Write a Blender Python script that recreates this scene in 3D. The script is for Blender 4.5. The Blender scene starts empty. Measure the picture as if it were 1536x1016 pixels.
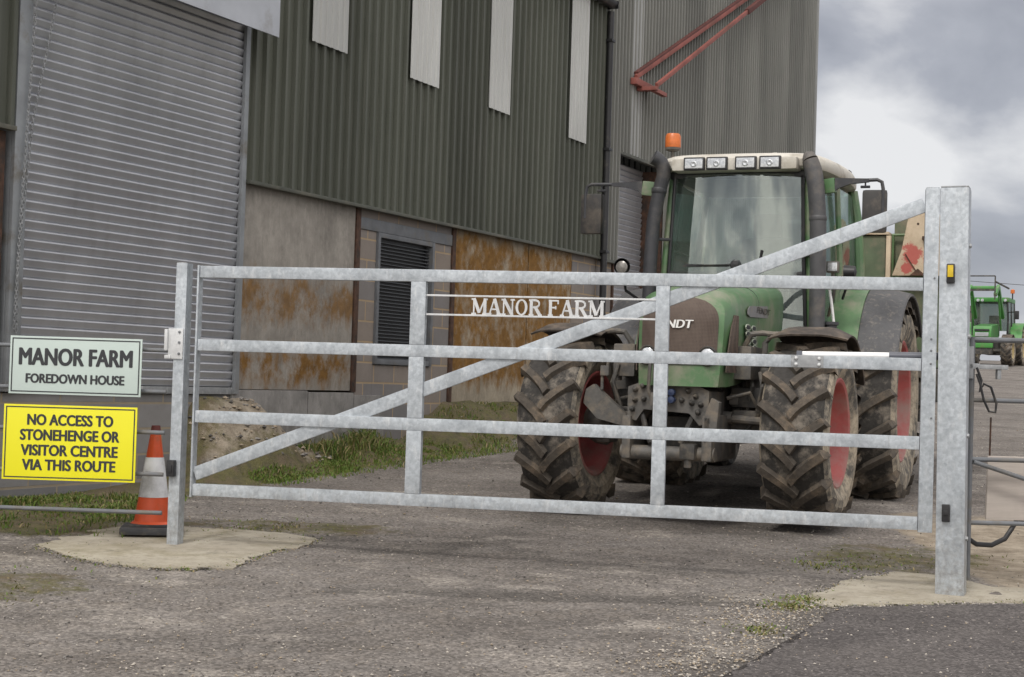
import bpy, bmesh, math, random
from mathutils import Vector, Matrix, noise
R = math.radians
PI = math.pi
random.seed(7)
S = bpy.context.scene
col = S.collection

# ------------------------------------------------------------------ camera
EYE = 1.2
cam_d = bpy.data.cameras.new('camera')
cam = bpy.data.objects.new('camera', cam_d)
col.objects.link(cam)
cam_d.sensor_width = 36.0
cam_d.lens = 2400 / 1536 * 36.0
cam_d.clip_start = 0.05
cam_d.clip_end = 3000
PITCH = math.atan(63 * math.cos(.031) / 2400)
cam.matrix_world = Matrix.Translation((0, 0, EYE)) @ Matrix.Rotation(PI / 2 + PITCH, 4, 'X') @ Matrix.Rotation(.031, 4, 'Z')
S.camera = cam

# ------------------------------------------------------------------ sky, sun, exposure
SUN_EL, SUN_AZ = R(48), R(205)          # azimuth clockwise from +Y: behind the camera, a little to the left
w = bpy.data.worlds.new('World')
S.world = w
w.use_nodes = True
nt = w.node_tree
nt.nodes.clear()
N = nt.nodes.new
out = N('ShaderNodeOutputWorld')
bg = N('ShaderNodeBackground')
sky = N('ShaderNodeTexSky')
sky.sky_type = 'NISHITA'
sky.sun_disc = False
sky.sun_elevation = SUN_EL
sky.sun_rotation = SUN_AZ
skym = N('ShaderNodeVectorMath'); skym.operation = 'SCALE'; skym.inputs['Scale'].default_value = 1.0
nt.links.new(sky.outputs[0], skym.inputs[0])
tc = N('ShaderNodeTexCoord')
mp = N('ShaderNodeMapping'); mp.inputs['Scale'].default_value = (1.0, 1.0, 1.9); mp.inputs['Location'].default_value = (-3.968, -.733, .880)
nt.links.new(tc.outputs['Generated'], mp.inputs[0])
n1 = N('ShaderNodeTexNoise'); n1.inputs['Scale'].default_value = 5.0; n1.inputs['Detail'].default_value = 7; n1.inputs['Roughness'].default_value = .5
n1.inputs['Distortion'].default_value = .35
nt.links.new(mp.outputs[0], n1.inputs['Vector'])
cr = N('ShaderNodeValToRGB')
e = cr.color_ramp.elements
e[0].position = .36; e[0].color = (2.7, 2.85, 3.35, 1)
e[1].position = .635; e[1].color = (8.3, 8.3, 8.4, 1)
e2 = cr.color_ramp.elements.new(.5); e2.color = (4.2, 4.35, 4.85, 1)
nt.links.new(n1.outputs[0], cr.inputs[0])
mx = N('ShaderNodeMix'); mx.data_type = 'RGBA'; mx.inputs[0].default_value = .93
hz_ = N('ShaderNodeMapRange'); hz_.inputs[1].default_value = -.01; hz_.inputs[2].default_value = .11; hz_.inputs[3].default_value = .62; hz_.inputs[4].default_value = 0.0
sz_ = N('ShaderNodeSeparateXYZ'); nt.links.new(tc.outputs['Generated'], sz_.inputs[0]); nt.links.new(sz_.outputs[2], hz_.inputs[0])
hm = N('ShaderNodeMix'); hm.data_type = 'RGBA'; nt.links.new(hz_.outputs[0], hm.inputs[0]); nt.links.new(cr.outputs[0], hm.inputs[6]); hm.inputs[7].default_value = (5.9, 6.0, 6.4, 1)
nt.links.new(skym.outputs[0], mx.inputs[6]); nt.links.new(hm.outputs[2], mx.inputs[7])
sx_ = N('ShaderNodeSeparateXYZ'); nt.links.new(tc.outputs['Generated'], sx_.inputs[0])
mz = N('ShaderNodeMapRange'); mz.inputs[1].default_value = .20; mz.inputs[2].default_value = .85; mz.inputs[3].default_value = 1.0; mz.inputs[4].default_value = 2.3
nt.links.new(sx_.outputs[2], mz.inputs[0])
my = N('ShaderNodeMapRange'); my.inputs[1].default_value = .35; my.inputs[2].default_value = -.8; my.inputs[3].default_value = 1.0; my.inputs[4].default_value = 2.0
nt.links.new(sx_.outputs[1], my.inputs[0])
mm_ = N('ShaderNodeMath'); mm_.operation = 'MULTIPLY'; nt.links.new(mz.outputs[0], mm_.inputs[0]); nt.links.new(my.outputs[0], mm_.inputs[1])
mw = N('ShaderNodeMix'); mw.data_type = 'RGBA'; mw.inputs[6].default_value = (1, 1, 1, 1); mw.inputs[7].default_value = (1.06, 1.0, .90, 1)
mf = N('ShaderNodeMapRange'); mf.inputs[1].default_value = 1.0; mf.inputs[2].default_value = 1.5; nt.links.new(mm_.outputs[0], mf.inputs[0]); nt.links.new(mf.outputs[0], mw.inputs[0])
mt = N('ShaderNodeVectorMath'); mt.operation = 'MULTIPLY'; nt.links.new(mx.outputs[2], mt.inputs[0]); nt.links.new(mw.outputs[2], mt.inputs[1])
mc = N('ShaderNodeVectorMath'); mc.operation = 'SCALE'; nt.links.new(mt.outputs[0], mc.inputs[0]); nt.links.new(mm_.outputs[0], mc.inputs['Scale'])
nt.links.new(mc.outputs[0], bg.inputs[0])
bg.inputs['Strength'].default_value = .105
nt.links.new(bg.outputs[0], out.inputs[0])

sd = bpy.data.lights.new('sun', 'SUN')
sd.energy = 1.5
sd.angle = R(10)
sd.color = (1, .96, .9)
sun = bpy.data.objects.new('sun', sd)
col.objects.link(sun)
d = Vector((math.sin(SUN_AZ) * math.cos(SUN_EL), math.cos(SUN_AZ) * math.cos(SUN_EL), math.sin(SUN_EL)))
sun.rotation_euler = d.to_track_quat('Z', 'Y').to_euler()
sun.location = (-6, -8, 14)

vs = S.view_settings
S.display_settings.display_device = 'sRGB'
vs.view_transform = 'Standard'
vs.look = 'None'
vs.exposure = -0.05
vs.gamma = 1
vs.use_curve_mapping = False

# ------------------------------------------------------------------ helpers: meshes
class MB:
    """collects shapes, then becomes ONE mesh object"""
    def __init__(s):
        s.v = []; s.f = []; s.mi = []; s.cur = 0
    def add(s, vs_, fs, M=None):
        o = len(s.v)
        for p in vs_:
            s.v.append(tuple(M @ Vector(p)) if M is not None else tuple(p))
        for f in fs:
            s.f.append([i + o for i in f]); s.mi.append(s.cur)
    def box(s, x0, x1, y0, y1, z0, z1, bev=0.0, M=None):
        if bev <= 0:
            s.add([(x0, y0, z0), (x1, y0, z0), (x1, y1, z0), (x0, y1, z0), (x0, y0, z1), (x1, y0, z1), (x1, y1, z1), (x0, y1, z1)],
                  [(0, 3, 2, 1), (4, 5, 6, 7), (0, 1, 5, 4), (1, 2, 6, 5), (2, 3, 7, 6), (3, 0, 4, 7)], M)
            return
        bm = bmesh.new()
        bmesh.ops.create_cube(bm, size=1)
        for v in bm.verts:
            v.co = Vector(((x0 + x1) / 2 + v.co.x * (x1 - x0), (y0 + y1) / 2 + v.co.y * (y1 - y0), (z0 + z1) / 2 + v.co.z * (z1 - z0)))
        bmesh.ops.bevel(bm, geom=bm.edges[:], offset=min(bev, .49 * min(x1 - x0, y1 - y0, z1 - z0)), segments=2, affect='EDGES', profile=.7)
        bm.verts.index_update()
        s.add([v.co[:] for v in bm.verts], [[v.index for v in f.verts] for f in bm.faces], M)
        bm.free()
    def beam(s, a, b, wd, ht, bev=0.0, up=(0, 0, 1)):
        """square bar from a to b; wd across, ht along up"""
        a = Vector(a); b = Vector(b); x = (b - a); L = x.length; x.normalize()
        y = Vector(up).cross(x).normalized(); z = x.cross(y)
        M = Matrix.Translation(a) @ Matrix((x, y, z)).transposed().to_4x4()
        s.box(0, L, -wd / 2, wd / 2, -ht / 2, ht / 2, bev, M)
    def tube(s, pts, r, n=10, cap=True, M=None, closed=False):
        pts = [Vector(p) for p in pts]
        rs = r if isinstance(r, (list, tuple)) else [r] * len(pts)
        vs_, fs = [], []
        prev = None
        m = len(pts)
        for i, p in enumerate(pts):
            if closed:
                t = (pts[(i + 1) % m] - pts[i - 1]).normalized()
            else:
                t = (pts[min(i + 1, m - 1)] - pts[max(i - 1, 0)]).normalized()
            if prev is None:
                a = t.orthogonal().normalized()
            else:
                a = (prev - t * prev.dot(t)).normalized()
            prev = a
            b = t.cross(a)
            for k in range(n):
                q = 2 * PI * k / n
                vs_.append(p + (a * math.cos(q) + b * math.sin(q)) * rs[i])
        for i in range(m if closed else m - 1):
            for k in range(n):
                j = (i + 1) % m
                fs.append((i * n + k, i * n + (k + 1) % n, j * n + (k + 1) % n, j * n + k))
        if cap and not closed:
            fs.append(list(range(n))[::-1]); fs.append(list(range((m - 1) * n, m * n)))
        s.add(vs_, fs, M)
    def lathe(s, prof, n=32, axis='z', c=(0, 0, 0), M=None, arc=(0, 2 * PI)):
        """prof: (radius, height) pairs turned about an axis"""
        vs_, fs = [], []
        full = abs(arc[1] - arc[0] - 2 * PI) < 1e-6
        cnt = n if full else n + 1
        for k in range(cnt):
            q = arc[0] + (arc[1] - arc[0]) * k / n
            for r, h in prof:
                x, y = r * math.cos(q), r * math.sin(q)
                p = (x, y, h) if axis == 'z' else ((h, x, y) if axis == 'x' else (x, h, y))
                vs_.append((p[0] + c[0], p[1] + c[1], p[2] + c[2]))
        m = len(prof)
        for k in range(n):
            k2 = (k + 1) % cnt
            for i in range(m - 1):
                fs.append((k * m + i, k2 * m + i, k2 * m + i + 1, k * m + i + 1))
        s.add(vs_, fs, M)
    def prism(s, poly, a, b, plane='xz', M=None):
        """poly in a plane, extruded from a to b along the third axis"""
        def P(u, v, h):
            return {'xz': (u, h, v), 'xy': (u, v, h), 'yz': (h, u, v)}[plane]
        n = len(poly)
        vs_ = [P(u, v, a) for u, v in poly] + [P(u, v, b) for u, v in poly]
        fs = [list(range(n)), list(range(n, 2 * n))[::-1]] + [(i, (i + 1) % n, n + (i + 1) % n, n + i) for i in range(n)]
        s.add(vs_, fs, M)
    def sheet(s, fn, nu, nv, thick=None, M=None):
        """surface fn(u,v); with thick (a vector function or number along normal) it becomes a closed shell"""
        P = [[Vector(fn(i / nu, j / nv)) for j in range(nv + 1)] for i in range(nu + 1)]
        vs_ = [p for row in P for p in row]
        W = nv + 1
        fs = [(i * W + j, (i + 1) * W + j, (i + 1) * W + j + 1, i * W + j + 1) for i in range(nu) for j in range(nv)]
        if thick:
            o = len(vs_)
            for i in range(nu + 1):
                for j in range(nv + 1):
                    du = P[min(i + 1, nu)][j] - P[max(i - 1, 0)][j]
                    dv = P[i][min(j + 1, nv)] - P[i][max(j - 1, 0)]
                    vs_.append(P[i][j] + du.cross(dv).normalized() * thick)
            fs += [tuple(o + q for q in f)[::-1] for f in fs]
            rim = [(i, 0) for i in range(nu)] + [(nu, j) for j in range(nv)] + [(i, nv) for i in range(nu, 0, -1)] + [(0, j) for j in range(nv, 0, -1)]
            ids = [i * W + j for i, j in rim]
            for a, b in zip(ids, ids[1:] + ids[:1]):
                fs.append((a, b, o + b, o + a)[::-1])
        s.add(vs_, fs, M)
    def build(s, name, mats, parent=None, loc=None, ang=35, recalc=True):
        me = bpy.data.meshes.new(name)
        me.from_pydata(s.v, [], s.f)
        mats = mats if isinstance(mats, (list, tuple)) else [mats]
        for m in mats:
            me.materials.append(m)
        if len(mats) > 1:
            me.polygons.foreach_set('material_index', s.mi)
        if recalc:
            bm = bmesh.new(); bm.from_mesh(me)
            bmesh.ops.recalc_face_normals(bm, faces=bm.faces[:])
            bm.to_mesh(me); bm.free()
        me.update()
        if ang:
            me.shade_smooth()
            me.set_sharp_from_angle(angle=R(ang))
        o = bpy.data.objects.new(name, me)
        col.objects.link(o)
        if parent: o.parent = parent
        if loc: o.location = loc
        return o

def build_each(mb, name, mat, parent=None, ang=35):
    """every separate piece becomes a part of its own"""
    par = list(range(len(mb.v)))
    def find(i):
        while par[i] != i: par[i] = par[par[i]]; i = par[i]
        return i
    for f in mb.f:
        for q in f[1:]: par[find(q)] = find(f[0])
    groups = {}
    for f in mb.f: groups.setdefault(find(f[0]), []).append(f)
    res = []
    for fs in groups.values():
        ids = sorted({i for f in fs for i in f}); mp_ = {i: k for k, i in enumerate(ids)}
        m = MB(); m.add([mb.v[i] for i in ids], [[mp_[i] for i in f] for f in fs])
        res.append(m.build(name, mat, parent, ang=ang))
    return res

def tag(o, label=None, cat=None, group=None, kind=None):
    if label: o['label'] = label
    if cat: o['category'] = cat
    if group: o['group'] = group
    if kind: o['kind'] = kind
    return o

def empty(name, loc, rz=0, label=None, cat=None, group=None):
    o = bpy.data.objects.new(name, None)
    o.empty_display_size = .2
    col.objects.link(o)
    o.location = loc
    o.rotation_euler = (0, 0, rz)
    return tag(o, label, cat, group)

def copy_tree(o, parent=None):
    c = o.copy(); col.objects.link(c)
    if parent: c.parent = parent
    for ch in list(o.children): copy_tree(ch, c)
    return c

def text_mesh(txt, size, width=None, bold=0.0, depth=.002, align='CENTER', shear=0.0, height=None):
    """letters as flat raised mesh in the XZ plane facing -Y, centred at the origin; returns verts, faces"""
    cu = bpy.data.curves.new('t', 'FONT')
    cu.body = txt; cu.size = size; cu.extrude = depth / 2; cu.offset = bold; cu.shear = shear
    cu.align_x = 'CENTER'; cu.align_y = 'CENTER'; cu.resolution_u = 4
    ob = bpy.data.objects.new('t', cu); col.objects.link(ob)
    dg = bpy.context.evaluated_depsgraph_get()
    me = bpy.data.meshes.new_from_object(ob.evaluated_get(dg))
    vs_ = [v.co.copy() for v in me.vertices]
    fs = [list(p.vertices) for p in me.polygons]
    bpy.data.objects.remove(ob); bpy.data.curves.remove(cu); bpy.data.meshes.remove(me)
    xs = [v.x for v in vs_]; ys = [v.y for v in vs_]
    cx, cy = (min(xs) + max(xs)) / 2, (min(ys) + max(ys)) / 2
    k = width / (max(xs) - min(xs)) if width else 1
    kz = height / (max(ys) - min(ys)) if height else k
    return [((v.x - cx) * k, -v.z - depth / 2, (v.y - cy) * kz) for v in vs_], fs

# ------------------------------------------------------------------ helpers: materials
class NT:
    def __init__(s, name):
        s.m = bpy.data.materials.new(name); s.m.use_nodes = True
        s.t = s.m.node_tree
        s.b = s.t.nodes['Principled BSDF']
        s.tc = s.t.nodes.new('ShaderNodeTexCoord')
    def n(s, typ, **kw):
        x = s.t.nodes.new(typ)
        for k, v in kw.items():
            if hasattr(x, k): setattr(x, k, v)
            else: x.inputs[k].default_value = v
        return x
    def l(s, a, b): s.t.links.new(a, b)
    def coord(s, scale=(1, 1, 1), loc=(0, 0, 0), rot=(0, 0, 0)):
        m = s.n('ShaderNodeMapping'); m.inputs['Scale'].default_value = scale; m.inputs['Location'].default_value = loc; m.inputs['Rotation'].default_value = rot
        s.l(s.tc.outputs['Object'], m.inputs[0]); return m.outputs[0]
    def noise(s, scale, detail=5, rough=.55, co=None, dist=0):
        x = s.n('ShaderNodeTexNoise'); x.inputs['Scale'].default_value = scale; x.inputs['Detail'].default_value = detail
        x.inputs['Roughness'].default_value = rough; x.inputs['Distortion'].default_value = dist
        s.l(co or s.tc.outputs['Object'], x.inputs['Vector']); return x.outputs[0]
    def voro(s, scale, co=None, feature='F1', out='Distance'):
        x = s.n('ShaderNodeTexVoronoi'); x.feature = feature; x.inputs['Scale'].default_value = scale
        s.l(co or s.tc.outputs['Object'], x.inputs['Vector']); return x.outputs[out]
    def ramp(s, src, stops):
        r = s.n('ShaderNodeValToRGB'); e = r.color_ramp.elements
        while len(e) < len(stops): e.new(.5)
        for q, (p, c) in zip(e, stops):
            q.position = p; q.color = (c, c, c, 1) if isinstance(c, (int, float)) else (*c, 1)
        s.l(src, r.inputs[0]); return r.outputs[0]
    def mix(s, f, a, b, mode='MIX'):
        x = s.n('ShaderNodeMix'); x.data_type = 'RGBA'; x.blend_type = mode
        for i, v in ((0, f), (6, a), (7, b)):
            if isinstance(v, (int, float)): x.inputs[i].default_value = v if i == 0 else (v, v, v, 1)
            elif isinstance(v, (tuple, list)): x.inputs[i].default_value = (*v, 1)
            else: s.l(v, x.inputs[i])
        return x.outputs[2]
    def math(s, op, a, b=None, clamp=False):
        x = s.n('ShaderNodeMath'); x.operation = op; x.use_clamp = clamp
        for i, v in ((0, a), (1, b)):
            if v is None: continue
            if isinstance(v, (int, float)): x.inputs[i].default_value = v
            else: s.l(v, x.inputs[i])
        return x.outputs[0]
    def xyz(s):
        x = s.n('ShaderNodeSeparateXYZ'); s.l(s.tc.outputs['Object'], x.inputs[0]); return x.outputs
    def bump(s, h, strength=.3, dist=.01):
        x = s.n('ShaderNodeBump'); x.inputs['Strength'].default_value = strength; x.inputs['Distance'].default_value = dist
        s.l(h, x.inputs['Height']); s.l(x.outputs[0], s.b.inputs['Normal'])
    def set(s, col=None, rough=None, metal=None, spec=None):
        for k, v in (('Base Color', col), ('Roughness', rough), ('Metallic', metal), ('Specular IOR Level', spec)):
            if v is None: continue
            if isinstance(v, (int, float)): s.b.inputs[k].default_value = v
            elif isinstance(v, (tuple, list)): s.b.inputs[k].default_value = (*v, 1)
            else: s.l(v, s.b.inputs[k])
        return s.m

def simple(name, c, rough=.5, metal=0.0, var=.25, scale=9, dirt=None, dirt_amt=.5, bump=0, spec=None):
    """a colour with mottling and, if asked, dust or mud in blotches"""
    t = NT(name)
    a = t.noise(scale, 6, .6)
    base = t.mix(t.ramp(a, [(.3, 0), (.7, 1)]), tuple(x * (1 - var) for x in c), tuple(min(1, x * (1 + var)) for x in c))
    rg = rough
    if dirt:
        dn = t.noise(scale * .6, 8, .68, t.coord(loc=(3.3, 1.7, 5.1)))
        dm = t.ramp(dn, [(.62 - .3 * dirt_amt, 0), (.80 - .26 * dirt_amt, 1)])
        base = t.mix(dm, base, dirt)
    if bump:
        t.bump(t.noise(scale * 6, 4), bump, .004)
    return t.set(base, rg, metal, spec)

M = {}
def galvanised(name, lo, hi, metal=.35, rough=.42):
    t = NT(name)
    v = t.voro(48, t.coord((1, 1, 1), (0, 0, 0)), out='Color')
    sp = t.ramp(v, [(.1, 0), (.9, 1)])
    nz = t.noise(30, 6, .75)
    f = t.mix(.62, sp, t.ramp(nz, [(.33, 0), (.67, 1)]))
    c = t.mix(f, lo, hi)
    c = t.mix(t.ramp(t.noise(4.5, 6, .7), [(.45, 0), (.68, .55)]), c, tuple(x * .70 for x in lo))
    c = t.mix(t.ramp(t.noise(9, 6, .72, t.coord((2.2, 2.2, .7), (5, 2, 1))), [(.55, 0), (.72, .6)]), c, (.68, .69, .69))
    c = t.mix(t.ramp(t.noise(14, 5, .7, t.coord((2.5, 2.5, .22), (3, 8, 1))), [(.60, 0), (.74, .5)]), c, (.22, .225, .225))
    z = t.xyz()[2]
    low = t.n('ShaderNodeMapRange'); low.inputs[1].default_value = .62; low.inputs[2].default_value = .0; t.l(z, low.inputs[0])
    mud = t.math('MULTIPLY', low.outputs[0], t.ramp(t.noise(22, 7, .78), [(.42, 0), (.66, 1)]))
    c = t.mix(t.math('MULTIPLY', mud, .75), c, (.20, .175, .145))
    t.bump(nz, .05, .002)
    return t.set(c, t.ramp(nz, [(.3, rough - .06), (.7, rough + .14)]), metal)
M['galv'] = galvanised('galvanised_steel', (.315, .345, .375), (.575, .615, .65))
M['galv_dull'] = galvanised('dull_galvanised_steel', (.26, .27, .28), (.38, .39, .40), .3, .5)
M['galv_new'] = galvanised('bright_plate', (.56, .57, .58), (.70, .71, .71), .3, .4)
M['grey_steel'] = simple('grey_painted_steel', (.15, .158, .17), .55, .2, .2, 6, (.16, .14, .11), .35)
M['jamb'] = simple('door_jamb_steel', (.27, .285, .30), .5, .3, .15, 5, (.17, .15, .12), .3)
M['hood'] = simple('shutter_hood_grey', (.42, .44, .48), .5, .1, .08, 3, (.27, .26, .25), .25)

def cladding(name, c, streak):
    t = NT(name)
    nz = t.noise(1.2, 5, .6, t.coord((1, 1, .25)))
    base = t.mix(t.ramp(nz, [(.3, 0), (.7, 1)]), tuple(x * .82 for x in c), tuple(x * 1.16 for x in c))
    st = t.noise(7, 5, .65, t.coord((3, 3, .12)))
    base = t.mix(t.ramp(st, [(.52, 0), (.78, .55)]), base, streak)
    sx_ = t.math('FLOOR', t.math('MULTIPLY', t.xyz()[0], .97))
    wn = t.n('ShaderNodeTexWhiteNoise'); wn.noise_dimensions = '1D'; t.l(sx_, wn.inputs['W'])
    base = t.mix(1.0, base, t.ramp(wn.outputs['Value'], [(0, .86), (1, 1.14)]), 'MULTIPLY')
    gr_ = t.noise(5, 7, .75, t.coord((3.5, 3.5, .16), (2, 7, 3)))
    base = t.mix(t.ramp(gr_, [(.55, 0), (.74, .6)]), base, tuple(x * .5 for x in c))
    fine = t.noise(60, 3, .6)
    base = t.mix(t.ramp(fine, [(.4, 0), (.8, .22)]), base, tuple(x * .6 for x in c))
    return t.set(base, .5, 0, .35)
M['clad_green'] = cladding('olive_box_cladding', (.092, .098, .078), (.17, .167, .145))
M['clad_grey'] = cladding('grey_corrugated_cladding', (.215, .216, .198), (.25, .243, .215))
M['skylight'] = cladding('translucent_rooflight', (.50, .505, .49), (.33, .32, .285))
M['pale_strip'] = cladding('pale_flashing', (.36, .365, .36), (.25, .25, .24))
M['flash'] = simple('flashing_olive', (.075, .078, .062), .5, 0, .2, 4, (.13, .12, .09), .35)

def slat_mat():
    t = NT('shutter_galvanised')
    nz = t.noise(1.6, 5, .6)
    c = t.mix(t.ramp(nz, [(.3, 0), (.7, 1)]), (.46, .47, .50), (.58, .59, .62))
    st = t.noise(6, 6, .7, t.coord((1, 1, .25)))
    c = t.mix(t.ramp(st, [(.52, 0), (.78, .3)]), c, (.26, .255, .25))
    return t.set(c, .36, .65)
M['slat'] = slat_mat()

def concrete(name, base, stain=None, amt=0.0, bands=None, joints=0):
    """weathered precast concrete; stain = lichen colour growing in ragged horizontal bands"""
    t = NT(name)
    x, y, z = t.xyz()
    n = t.noise(2.2, 8, .68)
    c = t.mix(t.ramp(n, [(.28, 0), (.72, 1)]), tuple(q * .62 for q in base), tuple(min(1, q * 1.35) for q in base))
    dr = t.noise(6, 8, .75, t.coord((2.4, 2.4, .7)))
    c = t.mix(t.ramp(dr, [(.5, 0), (.72, .55)]), c, tuple(min(1, q * 1.55) for q in base))
    c = t.mix(t.ramp(t.noise(5, 8, .75, t.coord((1.6, 1.6, .8), (9, 4, 2))), [(.52, 0), (.75, .55)]), c, tuple(q * .42 for q in base))
    if stain:
        edge = t.noise(3.2, 8, .72, t.coord((2.2, 2.2, .8), (4, 7, 1)))
        acc = None
        for (z0, z1, k) in bands:
            zz = t.math('ADD', z, t.math('MULTIPLY', t.math('SUBTRACT', edge, .5), .75))
            up = t.n('ShaderNodeMapRange'); up.inputs[1].default_value = z0 - .08; up.inputs[2].default_value = z0 + .10
            t.l(zz, up.inputs[0])
            dn = t.n('ShaderNodeMapRange'); dn.inputs[1].default_value = z1 + .10; dn.inputs[2].default_value = z1 - .08
            t.l(zz, dn.inputs[0])
            b = t.math('MULTIPLY', t.math('MULTIPLY', up.outputs[0], dn.outputs[0]), k)
            acc = b if acc is None else t.math('MAXIMUM', acc, b)
        patch = t.ramp(t.noise(2.4, 9, .76, t.coord((1.3, 1.3, 1.0), (1, 2, 8))), [(.40 - amt * .12, 0), (.56 - amt * .1, 1)])
        f = t.math('MULTIPLY', acc, patch)
        tint = t.mix(t.ramp(t.noise(9, 6, .7), [(.3, 0), (.7, 1)]), tuple(q * .6 for q in stain), tuple(q * 1.3 for q in stain))
        c = t.mix(f, c, tint)
    pit = t.ramp(t.noise(17, 8, .8), [(.60, 0), (.70, .7)])
    c = t.mix(pit, c, tuple(q * .45 for q in base))
    scab = t.ramp(t.noise(12, 8, .8, t.coord((1, 1, 1), (6, 6, 2))), [(.62, 0), (.70, .65)])
    c = t.mix(scab, c, tuple(min(1, q * 1.7) for q in base))
    run = t.ramp(t.noise(9, 6, .7, t.coord((2.8, 2.8, .13), (1, 5, 9))), [(.58, 0), (.72, .55)])
    c = t.mix(run, c, tuple(q * .55 for q in base))
    t.bump(t.noise(28, 6, .7), .45, .010)
    return t.set(c, .9, 0, .2)
LICH = (.215, .115, .036)
M['conc_a'] = concrete('precast_panel_banded', (.29, .268, .24), LICH, .12, [(1.10, 1.42, 1.0), (1.74, 2.12, .85)])
M['conc_b'] = concrete('precast_panel_lichen', (.34, .295, .23), LICH, .42, [(1.15, 2.98, 1.0)])
M['plinth'] = concrete('plinth_concrete', (.24, .23, .22), (.10, .11, .05), .2, [(.2, .5, .8)])
def blocks(name, c1, c2, mortar, kx=1.0):
    t = NT(name)
    x, y, z = t.xyz()
    cb = t.n('ShaderNodeCombineXYZ'); t.l(x, cb.inputs[0]); t.l(z, cb.inputs[1])
    br = t.n('ShaderNodeTexBrick')
    t.l(cb.outputs[0], br.inputs['Vector'])
    br.inputs['Scale'].default_value = 1
    br.inputs['Brick Width'].default_value = .45 * kx; br.inputs['Row Height'].default_value = .225
    br.inputs['Mortar Size'].default_value = .011; br.inputs['Mortar Smooth'].default_value = .2
    br.inputs['Color1'].default_value = (*c1, 1); br.inputs['Color2'].default_value = (*c2, 1); br.inputs['Mortar'].default_value = (*mortar, 1)
    br.inputs['Bias'].default_value = 0
    n = t.noise(3, 7, .7)
    c = t.mix(t.ramp(n, [(.3, .0), (.7, .6)]), br.outputs[0], t.mix(.5, br.outputs[0], (.12, .10, .08)))
    t.bump(t.math('ADD', t.math('MULTIPLY', br.outputs['Fac'], -.6), t.math('MULTIPLY', t.noise(50, 4), .4)), .5, .01)
    return t.set(c, .92, 0, .2)
M['block_grey'] = blocks('grey_blockwork', (.27, .265, .265), (.20, .20, .205), (.33, .28, .21), 1.5)
M['block_brown'] = blocks('brown_blockwork', (.29, .245, .21), (.215, .21, .215), (.42, .32, .21))
M['rust'] = simple('rusty_steel', (.075, .038, .024), .85, 0, .5, 14, (.03, .025, .022), .5, .3)
M['louvre'] = simple('louvre_dark_grey', (.085, .09, .098), .5, .2, .15, 5)
M['black_plastic'] = simple('black_plastic', (.018, .018, .02), .45, 0, .2, 10, (.09, .08, .065), .25)
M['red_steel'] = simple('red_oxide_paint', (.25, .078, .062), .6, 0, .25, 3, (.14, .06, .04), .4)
M['red_dark'] = simple('red_oxide_painted_shade', (.10, .03, .025), .7, 0, .25, 3)  # darker copy of the red paint, carrying the beam's shadow line as colour

# ------------------------------------------------------------------ the ground
WO = Vector((-2.679, 15.3, 0))                    # a point on the shed wall line, and the wall's run
WU = Vector((.431, .902, 0)).normalized()
WN = Vector((WU.y, -WU.x, 0))                     # outwards, towards the lane
WANG = math.atan2(WU.y, WU.x)

def sstep(a, b, x):
    t = max(0, min(1, (x - a) / (b - a))); return t * t * (3 - 2 * t)

def ground_base(x, y):
    if y < 25: z = .045 * (y - 10)
    elif y < 78: z = .675 + .042 * (y - 25)
    else: z = .675 + .042 * 53 - .02 * (y - 78)
    if y < 3: z = .045 * -7 + .01 * (y - 3)
    return z

def wall_to(x, y):
    p = Vector((x, y, 0)) - WO
    return p.dot(WU), p.dot(WN)

def bank(x, y):
    """earth heaped against the shed wall: a mound beside the shutter and a mossy bank further on"""
    t, o = wall_to(x, y)
    b = 0.0
    if o < 5:
        k = sstep(2.85, 4.6, t) * (1 - sstep(15, 22, t))
        top = .90 - ground_base(x, y)
        oo = max(o, 0)
        if k > 0 and top > 0:
            b = max(b, top * k * (1 - sstep(.06, 1.05, oo)))
        m = .93 * sstep(-1.0, -.5, t) * (1 - sstep(.15, 1.35, t)) * (1 - sstep(.06, .78, oo + .10 * max(0, t)))
        b = max(b, m * max(0, .99 - ground_base(x, y)))
        g = sstep(-.6, .6, t) * (1 - sstep(2.6, 3.6, t)) * (1 - sstep(.15, .9, oo))
        b = max(b, g * .16)
    return b

def gz(x, y):
    return ground_base(x, y) + bank(x, y)

def fbm(x, y, s, o=4, off=0):
    return noise.fractal((x * s + off, y * s - off, off * .37), .9, 2.1, o)

def moss_mask(x, y):
    t, o = wall_to(x, y)
    m = 0
    # verge along the shed wall, left grass strip, round the right-hand post
    m = max(m, (1 - sstep(.55, 1.25, o)) * sstep(-6, -4, t) * (1 - sstep(13, 17, t)) * .95)
    m *= 1 - .75 * sstep(-1.1, -.6, t) * (1 - sstep(.7, 1.3, t)) * (1 - sstep(.25, .6, o))
    m = max(m, sstep(10.5, 11.3, y) * (1 - sstep(-3.1, -2.2, x)) * .95)
    q = math.hypot((x + 2.95) / .85, (y - 9.05) / .75); m = max(m, (1 - sstep(.4, 1.1, q)) * .62)
    q = math.hypot((x - 2.75) / .95, (y - 11.1) / 1.0); m = max(m, (1 - sstep(.4, 1.15, q)) * .62)
    q = math.hypot((x + 1.6) / 1.2, (y - 11.7) / .5); m = max(m, (1 - sstep(.5, 1.1, q)) * .6)
    q = math.hypot((x - 1.62) / .22, (y - 9.15) / .28); m = max(m, (1 - sstep(.4, 1.1, q)) * .6)
    q = math.hypot((x - 1.3) / .3, (y - 8.4) / .25); m = max(m, (1 - sstep(.4, 1.1, q)) * .5)
    return m

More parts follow.
